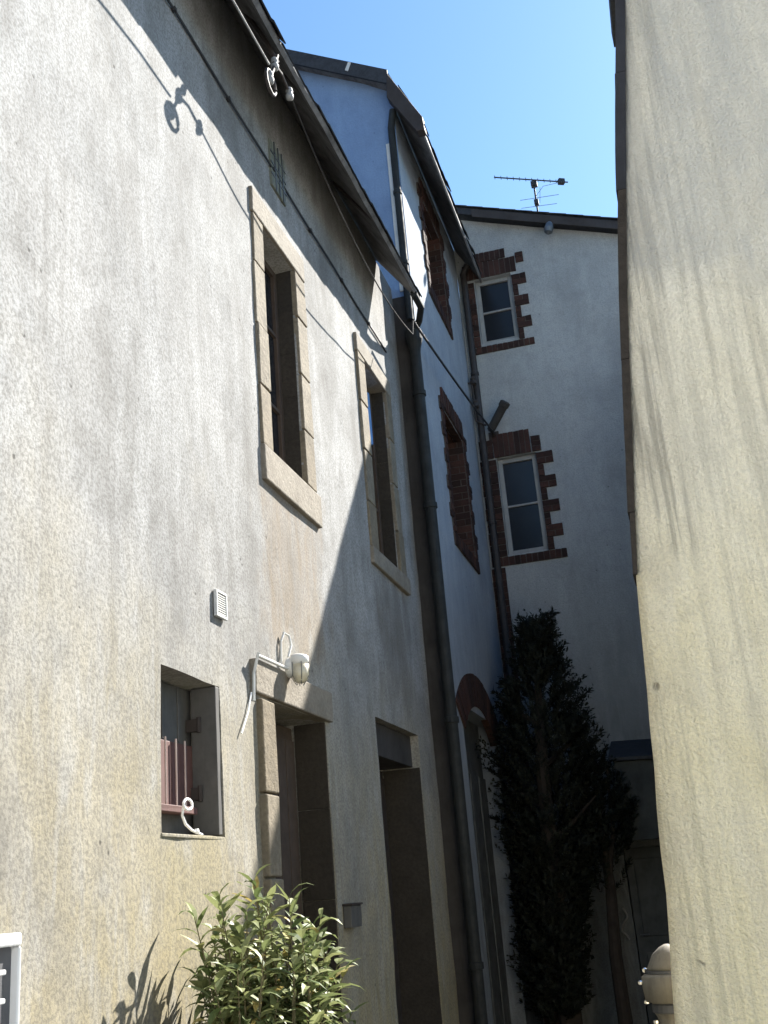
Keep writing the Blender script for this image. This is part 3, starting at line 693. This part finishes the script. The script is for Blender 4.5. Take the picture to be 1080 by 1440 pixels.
# left flank and back
o = len(mb.v)
for j in range(nz + 1): z = 4.75 * j / nz; mb.v.append((edgeD(z) + .015, 4.2, z))
for j in range(nz): mb.f.append((j * (nu + 1), (j + 1) * (nu + 1), o + j + 1, o + j))
mb.build('wall', M['cream_render'], D, smooth=True)
db = MB(); db.prism([(x + .05, YD + .09, z) for x, z in ((1.9, 0), (5.6, 0), (5.6, 4.7), (2.32, 4.7))], [(x + .05, 4.2, z) for x, z in ((1.9, 0), (5.6, 0), (5.6, 4.7), (2.32, 4.7))]); db.build('building_body', M['cream_render'], D)
rd = MB(); rd.prism([(2.24, YD - .12, 4.78), (5.75, YD - .12, 4.78), (5.75, YD - .12, 4.86), (2.24, YD - .12, 4.86)], [(2.24, 4.3, 5.2), (5.75, 4.3, 5.2), (5.75, 4.3, 5.28), (2.24, 4.3, 5.28)]); rd.build('roof', M['slate'], D)
def board(z0, z1, w0, w1, mat, nm, k=6):
    b = MB()
    a = []; 
    for i in range(k + 1):
        z = z0 + (z1 - z0) * i / k; w_ = w0 + (w1 - w0) * i / k + noise.noise(Vector((z * 9, 2, 0))) * .002
        a.append((edgeD(z), z, w_))
    front = [(e + .004, YD + .02, z) for e, z, w_ in a] + [(e - w_, YD + .02, z) for e, z, w_ in reversed(a)]
    back = [(x + .0, YD + .16, z) for x, y, z in front]
    b.prism(front, back); return b.build(nm, mat, D)
M['edge_board'] = paint_mat('dark_edge_board', (0.022, 0.022, 0.026), (0.01, 0.01, 0.012), .8, .5)
M['edge_stone'] = stone_mat('dark_corner_stone', (0.035, 0.029, 0.024), (0.055, 0.046, 0.037), (0.018, 0.015, 0.013))
board(4.03, 4.7, .028, .028, M['edge_board'], 'corner_strip'); board(3.60, 4.028, .0285, .030, M['edge_board'], 'corner_strip')
board(3.03, 3.598, .021, .0225, M['edge_stone'], 'corner_stone'); board(2.56, 3.028, .0165, .020, M['edge_stone'], 'corner_stone'); board(2.38, 2.558, .008, .011, M['edge_stone'], 'corner_stone')

BN = thing('sky_blocker_barn', 'unseen dark stone lean-to barn added behind the cream outbuilding to darken the lane', 'barn', (4, 10, 0))  # unseen block added to keep sky light out of the lane
t = MB(); t.prism([(2.45, 8.0, 0), (2.45, YC - .01, 0), (2.45, YC - .01, 7.8), (2.45, 8.0, 3.3)], [(6.8, 8.0, 0), (6.8, YC - .01, 0), (6.8, YC - .01, 6.3), (6.8, 8.0, 1.9)]); t.build('wall', M['edge_stone'], BN)
t = MB(); t.prism([(2.40, 7.85, 3.15), (2.40, YC - .01, 7.82), (2.40, YC - .01, 7.9), (2.40, 7.85, 3.23)], [(6.85, 7.85, 1.75), (6.85, YC - .01, 6.32), (6.85, YC - .01, 6.4), (6.85, 7.85, 1.83)]); t.build('roof', M['slate'], BN)
# unseen house added behind the camera to throw light back at the outbuilding
H = thing('bounce_house', 'unseen rendered house added behind the camera to bounce sunlight onto the outbuilding', 'house', (7, -6, 0))
hw = wall_panel(lambda u, v, n: (u, -4.6 + n, v), 2.4, 13, 0, 6.2, [(4, 4.9, 3.6, 4.9), (7.4, 8.3, 3.6, 4.9), (10.8, 11.7, 3.6, 4.9), (7.3, 8.4, 0, 2.2)], .25, step=.5); hw.build('wall', M['bounce_render'], H)
hb = MB(); hb.box((2.4, -9, 0), (13, -4.9, 6.2)); hb.build('house_body', M['bounce_render'], H)
hr = MB(); hr.prism([(2.2, -4.3, 6.1), (2.2, -6.8, 8.6), (2.2, -9.3, 6.1)], [(13.2, -4.3, 6.1), (13.2, -6.8, 8.6), (13.2, -9.3, 6.1)]); hr.build('roof', M['slate'], H)
for u in (4, 7.4, 10.8):
    q = MB(); q.box((u + .01, -4.85, 3.61), (u + .89, -4.80, 4.89)); q.build('window', M['grey_frame'], H)
q = MB(); q.box((7.31, -4.85, .02), (8.39, -4.78, 2.19)); q.build('door', M['dark_wood'], H)

# ------------------------------------------------------------------ downpipes
P1 = thing('downpipe', 'dark green downpipe running down the corner below the low eave', 'downpipe', (.15, 9.03, 0))
px, py = .185, 9.045
t = MB(); t.tube([(px, py, .0), (px, py, 6.35)], .05, 14); t.build('pipe', M['green_metal'], P1, smooth=False)
t = MB()
for z in (1.0, 2.9, 4.8, 5.9): t.lathe((px, py, z), [(.052, 0), (.062, .005), (.062, .05), (.052, .055)], 14)
split_build(t, 'collar', M['green_metal'], P1)
t = MB(); t.lathe((px, py, 6.35), [(.05, 0), (.055, .04), (.078, .13), (.082, .22), (.07, .22), (.05, .1)], 14); t.build('hopper', M['green_metal'], P1)
t = MB(); t.tube([(.345, 8.45, 6.62), (.34, 8.75, 6.64), (.27, 8.95, 6.62), (px, py, 6.55)], [.032] * 4, 10); t.build('outlet', M['green_metal'], P1)
P2 = thing('downpipe', 'dark downpipe on the corner of the tall house above the low roof', 'downpipe', (.17, 9.03, 7))
t = MB(); t.tube([(.20, 9.045, 9.1), (.165, 9.045, 8.9), (.165, 9.045, 6.7)], .036, 14); t.build('pipe', M['green_metal'], P2)
t = MB()
for z in (7.3, 8.1): t.lathe((.165, 9.045, z), [(.038, 0), (.044, .005), (.044, .04), (.038, .045)], 14)
split_build(t, 'collar', M['green_metal'], P2)
P3 = thing('downpipe', 'slim grey downpipe in the inner corner between the tall house and end house', 'downpipe', (.27, 11.9, 0))
t = MB(); t.tube([(.29, 11.93, .0), (.29, 11.93, 8.8), (.36, 11.9, 8.9)], .04, 12); t.build('pipe', M['brown_pipe'], P3)
t = MB()
for z in (1.5, 3.6, 5.5, 7.4): t.lathe((.29, 11.93, z), [(.042, 0), (.05, .005), (.05, .04), (.042, .045)], 12)
split_build(t, 'collar', M['brown_pipe'], P3)

# ------------------------------------------------------------------ wall lamp, conduit, cables
lamp = thing('wall_lamp', 'cream bulkhead lamp with frosted glass over the doorway', 'lamp', (0.03, 5.66, 2.82))
t = MB(); t.lathe((.03, 5.57, 2.80), [(.052, 0), (.055, .01), (.05, .03), (.035, .045)], 18, (1, 0, 0)); t.build('base', M['white_paint'], lamp, .003)
t = MB(); t.lathe((.098, 5.57, 2.83), [(.02, -.026), (.044, -.02), (.052, 0), (.050, .028), (.034, .036)], 20, (.1, 0, 1)); t.build('cap', M['white_paint'], lamp, smooth=True)
t = MB(); t.lathe((.098, 5.57, 2.71), [(.014, 0), (.036, .012), (.047, .045), (.048, .10)], 20, (.06, 0, 1)); t.build('lamp_shade', M['lamp_glass'], lamp, smooth=True)
t = MB()
for k in range(6):
    a = k * math.pi / 3; t.tube([(.098 + .052 * math.cos(a), 5.57 + .052 * math.sin(a), 2.82), (.098 + .052 * math.cos(a), 5.57 + .052 * math.sin(a), 2.75), (.098 + .02 * math.cos(a), 5.57 + .02 * math.sin(a), 2.70)], .0022, 6)
t.build('guard', M['zinc'], lamp)
t = MB(); t.tube([(.04, 5.56, 2.86), (.045, 5.60, 2.93), (.035, 5.60, 2.985), (.022, 5.555, 2.995), (.016, 5.52, 2.94), (.014, 5.515, 2.86), (.012, 5.52, 2.80)], .007, 8); t.build('flex', M['white_paint'], lamp)
t = MB(); t.tube([(.045, 5.10, 2.785), (.045, 5.58, 2.788)], .009, 8); t.tube([(.05, 5.10, 2.80), (.045, 5.10, 2.785), (.02, 5.10, 2.70), (.015, 5.098, 2.56)], .008, 8)
tag(t.build('conduit', M['white_paint']), 'white conduit along the top of the door lintel, leading to the lamp', 'conduit')
t = MB(); t.tube([(.008, 5.085, 2.60), (.010, 5.03, 2.50), (.012, 4.93, 2.38)], .005, 6); tag(t.build('loose_wire', M['cord']), 'short loose wire hanging on the wall left of the door lintel', 'wire')
t = MB(); pts = []
for i in range(60):
    y = -2.3 + i * (10.9 / 59); pts.append((.012, y, 6.22 - .016 * (y - 4.2) * .6 + math.sin(i * .9) * .006))
t.tube(pts, .008, 6)
for i in range(0, 60, 4): p = pts[i]; t.box((0, p[1] - .012, p[2] - .012), (.024, p[1] + .012, p[2] + .012))
tag(t.build('wall_cable', M['black_cable']), 'thin black cable clipped along the wall below the low eave', 'cable')
# insulator bracket near the eave with two wires
br = thing('cable_bracket', 'old iron bracket with white insulators hanging under the low eave', 'bracket', (.34, 5.05, 6.3))
t = MB(); t.tube([(.10, 5.10, 6.92), (.26, 5.08, 6.58), (.34, 5.08, 6.36)], .014, 8); t.tube([(.34, 5.08, 6.42), (.34, 4.99, 6.24), (.34, 4.93, 6.14)], .011, 8); t.tube([(.34, 5.0, 6.3), (.34, 5.14, 6.33), (.34, 5.24, 6.30)], .009, 8)
t.tube([(.34, 4.93 + .075 * math.cos(a * .6), 6.10 + .075 * math.sin(a * .6)) for a in range(11)], .011, 8)
t.build('arm', M['dark_wood'], br)
for c in ((.34, 5.02, 6.31), (.34, 4.92, 6.13), (.34, 5.27, 6.29)):
    t = MB(); t.lathe((c[0], c[1], c[2] - .05), [(.010, 0), (.023, .01), (.025, .035), (.014, .045), (.023, .06), (.018, .085), (.008, .095)], 14); t.build('insulator', M['grey_frame'], br, smooth=True)
def sag(a, b, s, n=16):
    a, b = Vector(a), Vector(b); return [a.lerp(b, i / n) - Vector((0, 0, s * 4 * (i / n) * (1 - i / n))) for i in range(n + 1)]
t = MB(); t.tube(sag((.34, 5.28, 6.29), (.30, 8.45, 6.22), .22) + sag((.30, 8.45, 6.22), (.28, 8.62, 6.45), .0, 3)[1:], .0055, 6)
tag(t.build('overhead_wire', M['stain_strip']), 'slack dark wire from the bracket along the low eave to the downpipe', 'wire')
t = MB(); t.tube(sag((.34, -2.0, 6.0), (.34, 4.92, 6.22), -.02), .0065, 6)
tag(t.build('overhead_wire', M['grey_frame']), 'pale wire reaching the eave bracket from the near side', 'wire')
t = MB(); t.tube(sag((.28, 8.62, 6.45), (.44, 11.86, 6.60), .03), .012, 8)
tag(t.build('overhead_wire', M['black_cable']), 'black wire crossing from the downpipe hopper to the floodlight', 'wire')

# floodlight, insulators in the corner
fl = thing('floodlight', 'dark tubular floodlight sticking up from the end wall by the corner', 'floodlight', (.42, 11.95, 6.65))
t = MB(); t.tube([(.42, 11.998, 6.60), (.42, 11.86, 6.64), (.45, 11.84, 6.70)], .022, 10); t.obox(fC, (.36, .48), (6.52, 6.66), (0, .02)); t.build('bracket', M['dark_wood'], fl)
d = Vector((.62, -.35, .70)).normalized(); c0 = Vector((.43, 11.86, 6.67))
t = MB(); t.lathe(c0, [(.02, -.06), (.045, -.04), (.05, .0), (.052, .26), (.062, .28), (.062, .33), (.05, .335)], 18, d); t.build('lamp_body', M['stain_strip'], fl, .002)
t = MB(); t.lathe(c0 + d * .336, [(.048, 0), (.046, .004)], 18, d); t.build('lens', M['glass_dark'], fl)
ins = thing('insulator_rack', 'dark iron rod with two insulators in the corner above the floodlight', 'insulator', (.26, 11.9, 7.0))
t = MB(); t.tube([(.205, 11.85, 7.28), (.25, 11.85, 7.28), (.25, 11.85, 6.78), (.36, 11.9, 6.72)], .013, 8); t.build('rod', M['dark_wood'], ins)
for z in (7.30, 7.0):
    t = MB(); t.lathe((.27, 11.85, z - .05), [(.02, 0), (.04, .012), (.042, .04), (.026, .055), (.036, .075), (.02, .1)], 12); t.build('insulator', M['brown_pipe'], ins)
cer = MB(); cer.lathe((1.40, 11.80, 9.02), [(.012, 0), (.05, .03), (.058, .08), (.045, .14), (.02, .17)], 14, (.25, 0, 1)); cer.tube([(1.42, 11.83, 9.18), (1.43, 11.99, 9.22)], .012, 8)
tag(cer.build('eave_lamp', M['zinc']), 'small pale oval lamp under the roof edge of the end house', 'lamp')

# ------------------------------------------------------------------ aerial
an = thing('tv_antenna', 'thin television aerial with two booms on the end house roof', 'antenna', (1.286, 12.3, 9.3))
t = MB(); t.tube([(1.286, 12.3, 9.2), (1.286, 12.3, 10.17)], .012, 10); t.build('mast', M['black_cable'], an)
a, b = Vector((.824, 11.97, 10.12)), Vector((1.712, 12.44, 10.12)); dr_ = (b - a).normalized(); pr_ = Vector((-dr_.y, dr_.x, 0))
t = MB(); t.tube([a, b], .009, 8); t.box((1.25, 12.26, 10.08), (1.33, 12.34, 10.14)); t.build('boom', M['black_cable'], an)
t = MB()
for i in range(12):
    p = a.lerp(b, .01 + i * .083); t.tube([p - Vector((0, 0, .028)), p + Vector((0, 0, .028))], .004, 6)
p = a.lerp(b, .92); t.obox(lambda u, v, n: tuple(p + dr_ * u + Vector((0, 0, v)) + pr_ * n), (-.05, .03), (-.03, .035), (-.03, .03))
split_build(t, 'element', M['black_cable'], an)
t = MB()
for (x0, z0, x1, z1) in ((1.09, 9.885, 1.58, 9.875), (1.09, 9.765, 1.54, 9.75)):
    t.tube([(x0, 12.25, z0), (x1, 12.3, z1)], .0035, 6)
t.tube([(1.286, 12.3, 9.92), (1.40, 12.3, 10.05), (1.6, 12.3, 10.05)], .003, 6); t.tube([(1.33, 12.28, 9.8), (1.36, 12.28, 10.03)], .003, 6)
split_build(t, 'wire_element', M['zinc'], an)
t = MB(); t.box((1.26, 12.26, 9.80), (1.315, 12.33, 9.86)); t.build('clamp', M['black_cable'], an)

# ------------------------------------------------------------------ small things
lb = thing('letterbox', 'small dark grey letterbox on the shaded wall right of the doorway', 'letterbox', (.05, 6.47, 1.5))
t = MB(); t.obox(fA, (6.36, 6.56), (1.44, 1.56), (.002, .05)); t.build('box', M['shutter_grey'], lb, .004)
t = MB(); t.obox(fA, (6.35, 6.57), (1.56, 1.572), (.002, .06)); t.build('lid', M['dark_wood'], lb, .002)
co = MB(); pts = []
for i in range(15):
    a = i / 14 * 2 * math.pi; pts.append((-.035, 4.425 + .042 * math.cos(a + 2.5), 2.03 + .022 * math.sin(a + 2.5)))
pts += [(-.05, 4.40, 1.985), (-.05, 4.43, 1.95), (-.04, 4.47, 1.925), (-.02, 4.53, 1.906)]
co.tube(pts, .006, 8); co.lathe((-.03, 4.50, 1.91), [(.008, 0), (.012, .01), (.008, .022)], 8)
tag(co.build('cord', M['cord']), 'knotted white cord looped on the sill of the small lower window', 'cord')

ac = thing('air_conditioner', 'white outdoor air conditioning unit with dark louvres at the near end of the sunlit wall', 'air conditioner', (.28, 2.1, 1.2))
ax0, ax1, ay0, ay1, az0, az1 = .08, .44, 1.66, 2.49, .98, 1.585
t = MB(); t.box((ax0, ay0, az0), (ax1 - .03, ay1, az1)); t.box((ax1 - .0295, ay0, az1 - .030), (ax1, ay1, az1)); t.box((ax1 - .0295, ay0, az0), (ax1, ay1, az0 + .05)); t.box((ax1 - .0295, ay1 - .010, az0 + .0505), (ax1, ay1, az1 - .0305)); t.box((ax1 - .0295, ay0, az0 + .0505), (ax1, ay0 + .04, az1 - .0305))
t.build('casing', M['ac_white'], ac, .012)
t = MB(); t.box((ax1 - .029, ay0 + .041, az0 + .051), (ax1 - .022, ay1 - .011, az1 - .031)); t.build('grille', M['ac_dark'], ac)
t = MB(); z = az0 + .08
while z < az1 - .08: t.box((ax1 - .0215, ay0 + .05, z), (ax1 - .004, ay1 - .055, z + .012)); z += .062
t.build('louvre', M['ac_white'], ac, .003)
for y in (1.85, 2.3):
    t = MB(); t.box((0, y - .02, az0 - .04), (.42, y + .02, az0 - .003)); t.box((.0, y - .02, az0 - .35), (.03, y + .02, az0 - .041)); t.build('bracket', M['zinc'], ac)

# beige ornamental post behind the outbuilding corner
gp = thing('garden_post', 'beige rounded post with dark bands and shiny fittings at the foot of the outbuilding corner', 'post', (1.83, 4.75, 0))
cx, cy_ = 1.835, 4.75
t = MB(); t.lathe((cx, cy_, 0), [(.11, 0), (.11, .06), (.075, .10), (.068, 1.07), (.078, 1.09)], 24); t.build('shaft', M['beige_metal'], gp, .003)
t = MB(); t.lathe((cx, cy_, 1.125), [(.082, 0), (.106, .008), (.110, .06), (.108, .095), (.09, .105)], 24); t.build('drum', M['beige_metal'], gp, smooth=True)
t = MB(); t.lathe((cx, cy_, 1.089), [(.074, 0), (.084, .004), (.084, .03), (.08, .036)], 24); t.lathe((cx, cy_, 1.229), [(.06, 0), (.088, .003), (.088, .012), (.06, .014)], 24); split_build(t, 'band', M['ac_dark'], gp)
t = MB(); t.lathe((cx + .005, cy_, 1.243), [(.086, 0), (.084, .012), (.06, .055), (.03, .08), (.008, .09)], 24); t.build('cap', M['beige_metal'], gp, smooth=True)
t = MB()
for z, rr, yo in ((1.242, .092, 0), (1.20, .112, -.03), (1.13, .10, -.02), (1.06, .075, -.03)): t.lathe((cx - rr, cy_ + yo, z - .008), [(.004, 0), (.011, .004), (.011, .014), (.004, .018)], 8)
split_build(t, 'fitting', M['chrome'], gp)
ck = MB(); ck.tube([(1.14 + .035 * math.sin(i * .55), 11.93, 1.28 - .022 * i + .01 * math.cos(i * 1.1)) for i in range(14)], .010, 8)
tag(ck.build('wall_hook', M['grey_frame']), 'pale curly iron hook on the dark end wall', 'hook')

# ------------------------------------------------------------------ vegetation
def leaf(mb, base, d, L, W, droop=.5, fold=.25):
    d = d.normalized(); up = Vector((0, 0, 1)); s = d.cross(up)
    s = s.normalized() if s.length > .05 else Vector((1, 0, 0)); nrm = s.cross(d).normalized()
    roll = random.uniform(-.5, .5); s, nrm = s * math.cos(roll) + nrm * math.sin(roll), nrm * math.cos(roll) - s * math.sin(roll)
    ts = [0, .2, .45, .72, 1.0]; ws = [.12, .75, 1.0, .7, 0.0]
    pts = []; p = Vector(base); q = d.copy()
    L_ = 0; prev = 0
    for t_, w_ in zip(ts, ws):
        p = p + q * (t_ - prev) * L; q = (q + Vector((0, 0, -droop * (t_ - prev) * 1.6))).normalized(); prev = t_
        pts.append((p.copy(), w_))
    vs = []; fs = []
    for p, w_ in pts[:-1]:
        vs += [p + s * W / 2 * w_ + nrm * fold * W * .5 * w_, p, p - s * W / 2 * w_ + nrm * fold * W * .5 * w_]
    vs.append(pts[-1][0]); n_ = len(vs) - 1
    for i in range(3):
        a = i * 3; fs += [(a, a + 1, a + 4, a + 3), (a + 1, a + 2, a + 5, a + 4)]
    fs += [(9, 10, n_), (10, 11, n_)]
    mb.add(vs, fs)

random.seed(42)
bush = thing('bush', 'leafy green bush with long pointed sunlit leaves in front of the doorway', 'bush', (.3, 4.4, 0))
st = MB(); lf = MB()
def topz(y): 
    pts = [(3.7, 1.46), (3.95, 1.64), (4.2, 1.77), (4.5, 1.64), (4.8, 1.45), (5.1, 1.25), (5.3, 1.05)]
    if y <= pts[0][0]: return pts[0][1]
    for (a, b), (c, d_) in zip(pts, pts[1:]):
        if y <= c: return b + (d_ - b) * (y - a) / (c - a)
    return pts[-1][1]
for i in range(230):
    by = random.uniform(4.2, 4.6); bx = random.uniform(.2, .45)
    ty = random.triangular(3.82, 4.88, 4.25); tx = .32 + random.uniform(-.22, .26)
    edge = abs(tx - .32) / .3
    tz = topz(ty) * random.uniform(.86, 1.0) - .16 * edge * edge - (random.random() ** 1.5) * .75
    b0 = Vector((bx, by, .25)); t1 = Vector((tx, ty, tz)); m_ = b0.lerp(t1, .5) + Vector((random.uniform(-.05, .05), random.uniform(-.05, .05), .12))
    pts = [(b0 * (1 - u) ** 2 + m_ * 2 * u * (1 - u) + t1 * u * u) for u in [k / 8 for k in range(9)]]
    st.tube(pts, [.010 - .0010 * k for k in range(9)], 6)
    ph = random.uniform(0, 6.28)
    nl = random.randint(20, 28)
    for k in range(nl):
        u = .32 + .68 * (k / (nl - 1)) ** .8; f = u * 8; a = min(int(f), 7); p = pts[a].lerp(pts[a + 1], f - a)
        ph += 2.4; tang = (pts[a + 1] - pts[a]).normalized()
        out = Vector((math.cos(ph), math.sin(ph), 0)); rise = .25 + 1.0 * max(0, (u - .8) / .2)
        leaf(lf, p, out + tang * rise + Vector((0, 0, random.uniform(-.1, .2))), random.uniform(.055, .17) * (1.05 - .2 * u), random.uniform(.020, .040), random.uniform(.2, 1.4), random.uniform(.05, .5))
st.build('stem', M['bush_stem'], bush); lf.build('foliage', M['bush_leaf'], bush)

def spray(mb, p, d, L, n_, lw, up=.2):
    d = d.normalized(); s = d.orthogonal().normalized()
    for k in range(n_):
        t_ = random.random(); a = random.uniform(0, 6.28)
        o_ = (s * math.cos(a) + d.cross(s) * math.sin(a))
        q = p + d * L * t_; e = q + (d * .5 + o_ * .8 + Vector((0, 0, up))).normalized() * random.uniform(.5, 1.3) * lw * 3
        w_ = o_.cross(d).normalized() * lw * random.uniform(.35, .7)
        mb.add([q - w_ * .4, q + w_ * .4, (q + e) / 2 + w_, e, (q + e) / 2 - w_], [(0, 1, 2, 3, 4)])

random.seed(17)
con = thing('conifer_tree', 'tall dark conical conifer in the shaded corner of the lane', 'tree', (.66, 10.9, 0))
cf = MB(); tk = MB()
tk.tube([(.62, 10.9, 0), (.62, 10.9, 1.2), (.64, 10.9, 2.6), (.74, 10.9, 4.0)], [.11, .095, .065, .012], 10)
def crown_half(z):   # (left, right) half extents from the axis
    P = [(4.10, .02, .02), (3.95, .05, .06), (3.7, .12, .13), (3.52, .20, .17), (3.42, .40, .28), (3.0, .50, .48), (2.6, .55, .60), (2.2, .54, .62), (1.9, .46, .54), (1.6, .38, .30), (1.1, .34, .16), (.5, .30, .10)]
    if z >= P[0][0]: return P[0][1:]
    for a, b in zip(P, P[1:]):
        if z >= b[0]:
            u = (a[0] - z) / (a[0] - b[0]); return (a[1] + (b[1] - a[1]) * u, a[2] + (b[2] - a[2]) * u)
    return P[-1][1:]
for i in range(2300):
    z = .45 + (4.08 - .45) * random.random() ** 1.05
    l, r_ = crown_half(z); th = random.uniform(0, 6.28)
    ex = (r_ if math.cos(th) > 0 else l); ey = (l + r_) / 2 * .8
    rag = 1 + .38 * noise.noise(Vector((math.cos(th) * 1.6, math.sin(th) * 1.6, z * 2.6))) + .22 * noise.noise(Vector((math.cos(th) * 4, math.sin(th) * 4, z * 7)))
    rr = random.uniform(.3, 1.0) ** .6 * rag
    ax_ = .70 + (z - 3) * .05
    p = Vector((ax_ + math.cos(th) * ex * rr * .82, 10.9 + math.sin(th) * ey * rr * .82, z - .05))
    d = Vector((math.cos(th) * .8, math.sin(th) * .8, .65))
    spray(cf, p, d, .16 + .12 * random.random(), 30, random.choice((.010, .014, .019)))
for z, a in ((3.3, 3.3), (2.9, .4), (2.5, 2.7), (2.2, 5.8), (2.0, 3.9), (1.7, .9), (1.4, 3.0)):   # limbs
    l, r_ = crown_half(z); tk.tube([(.66, 10.9, z - .25), (.66 + math.cos(a) * l * .5, 10.9 + math.sin(a) * l * .4, z - .08), (.68 + math.cos(a) * l * .95, 10.9 + math.sin(a) * l * .8, z + .12)], [.03, .02, .006], 6)
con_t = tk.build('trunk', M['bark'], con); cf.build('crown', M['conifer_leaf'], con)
random.seed(23)
shr = thing('shrub', 'dark bare-stemmed shrub with a small crown left of the porch canopy', 'shrub', (1.12, 11.1, 0))
tk = MB(); tk.tube([(1.09, 11.1, 0), (1.08, 11.1, .9), (1.12, 11.1, 1.5), (1.1, 11.1, 2.3)], [.07, .06, .05, .02], 10); tk.tube([(1.1, 11.1, 1.5), (1.22, 11.05, 2.0), (1.25, 11.05, 2.6)], [.03, .02, .008], 8)
tk.build('trunk', M['bark'], shr)
sf = MB()
for i in range(300):
    z = random.triangular(1.45, 2.85, 2.15); k = 1 - abs(z - 2.1) / .9
    th = random.uniform(0, 6.28); rr = .32 * max(.15, k) * random.uniform(.4, 1.1)
    p = Vector((1.10 + math.cos(th) * rr, 11.1 + math.sin(th) * rr, z - .03))
    spray(sf, p, Vector((math.cos(th) * .6, math.sin(th) * .6, .7)), .14, 26, .016)
sf.build('crown', M['shrub_leaf'], shr)
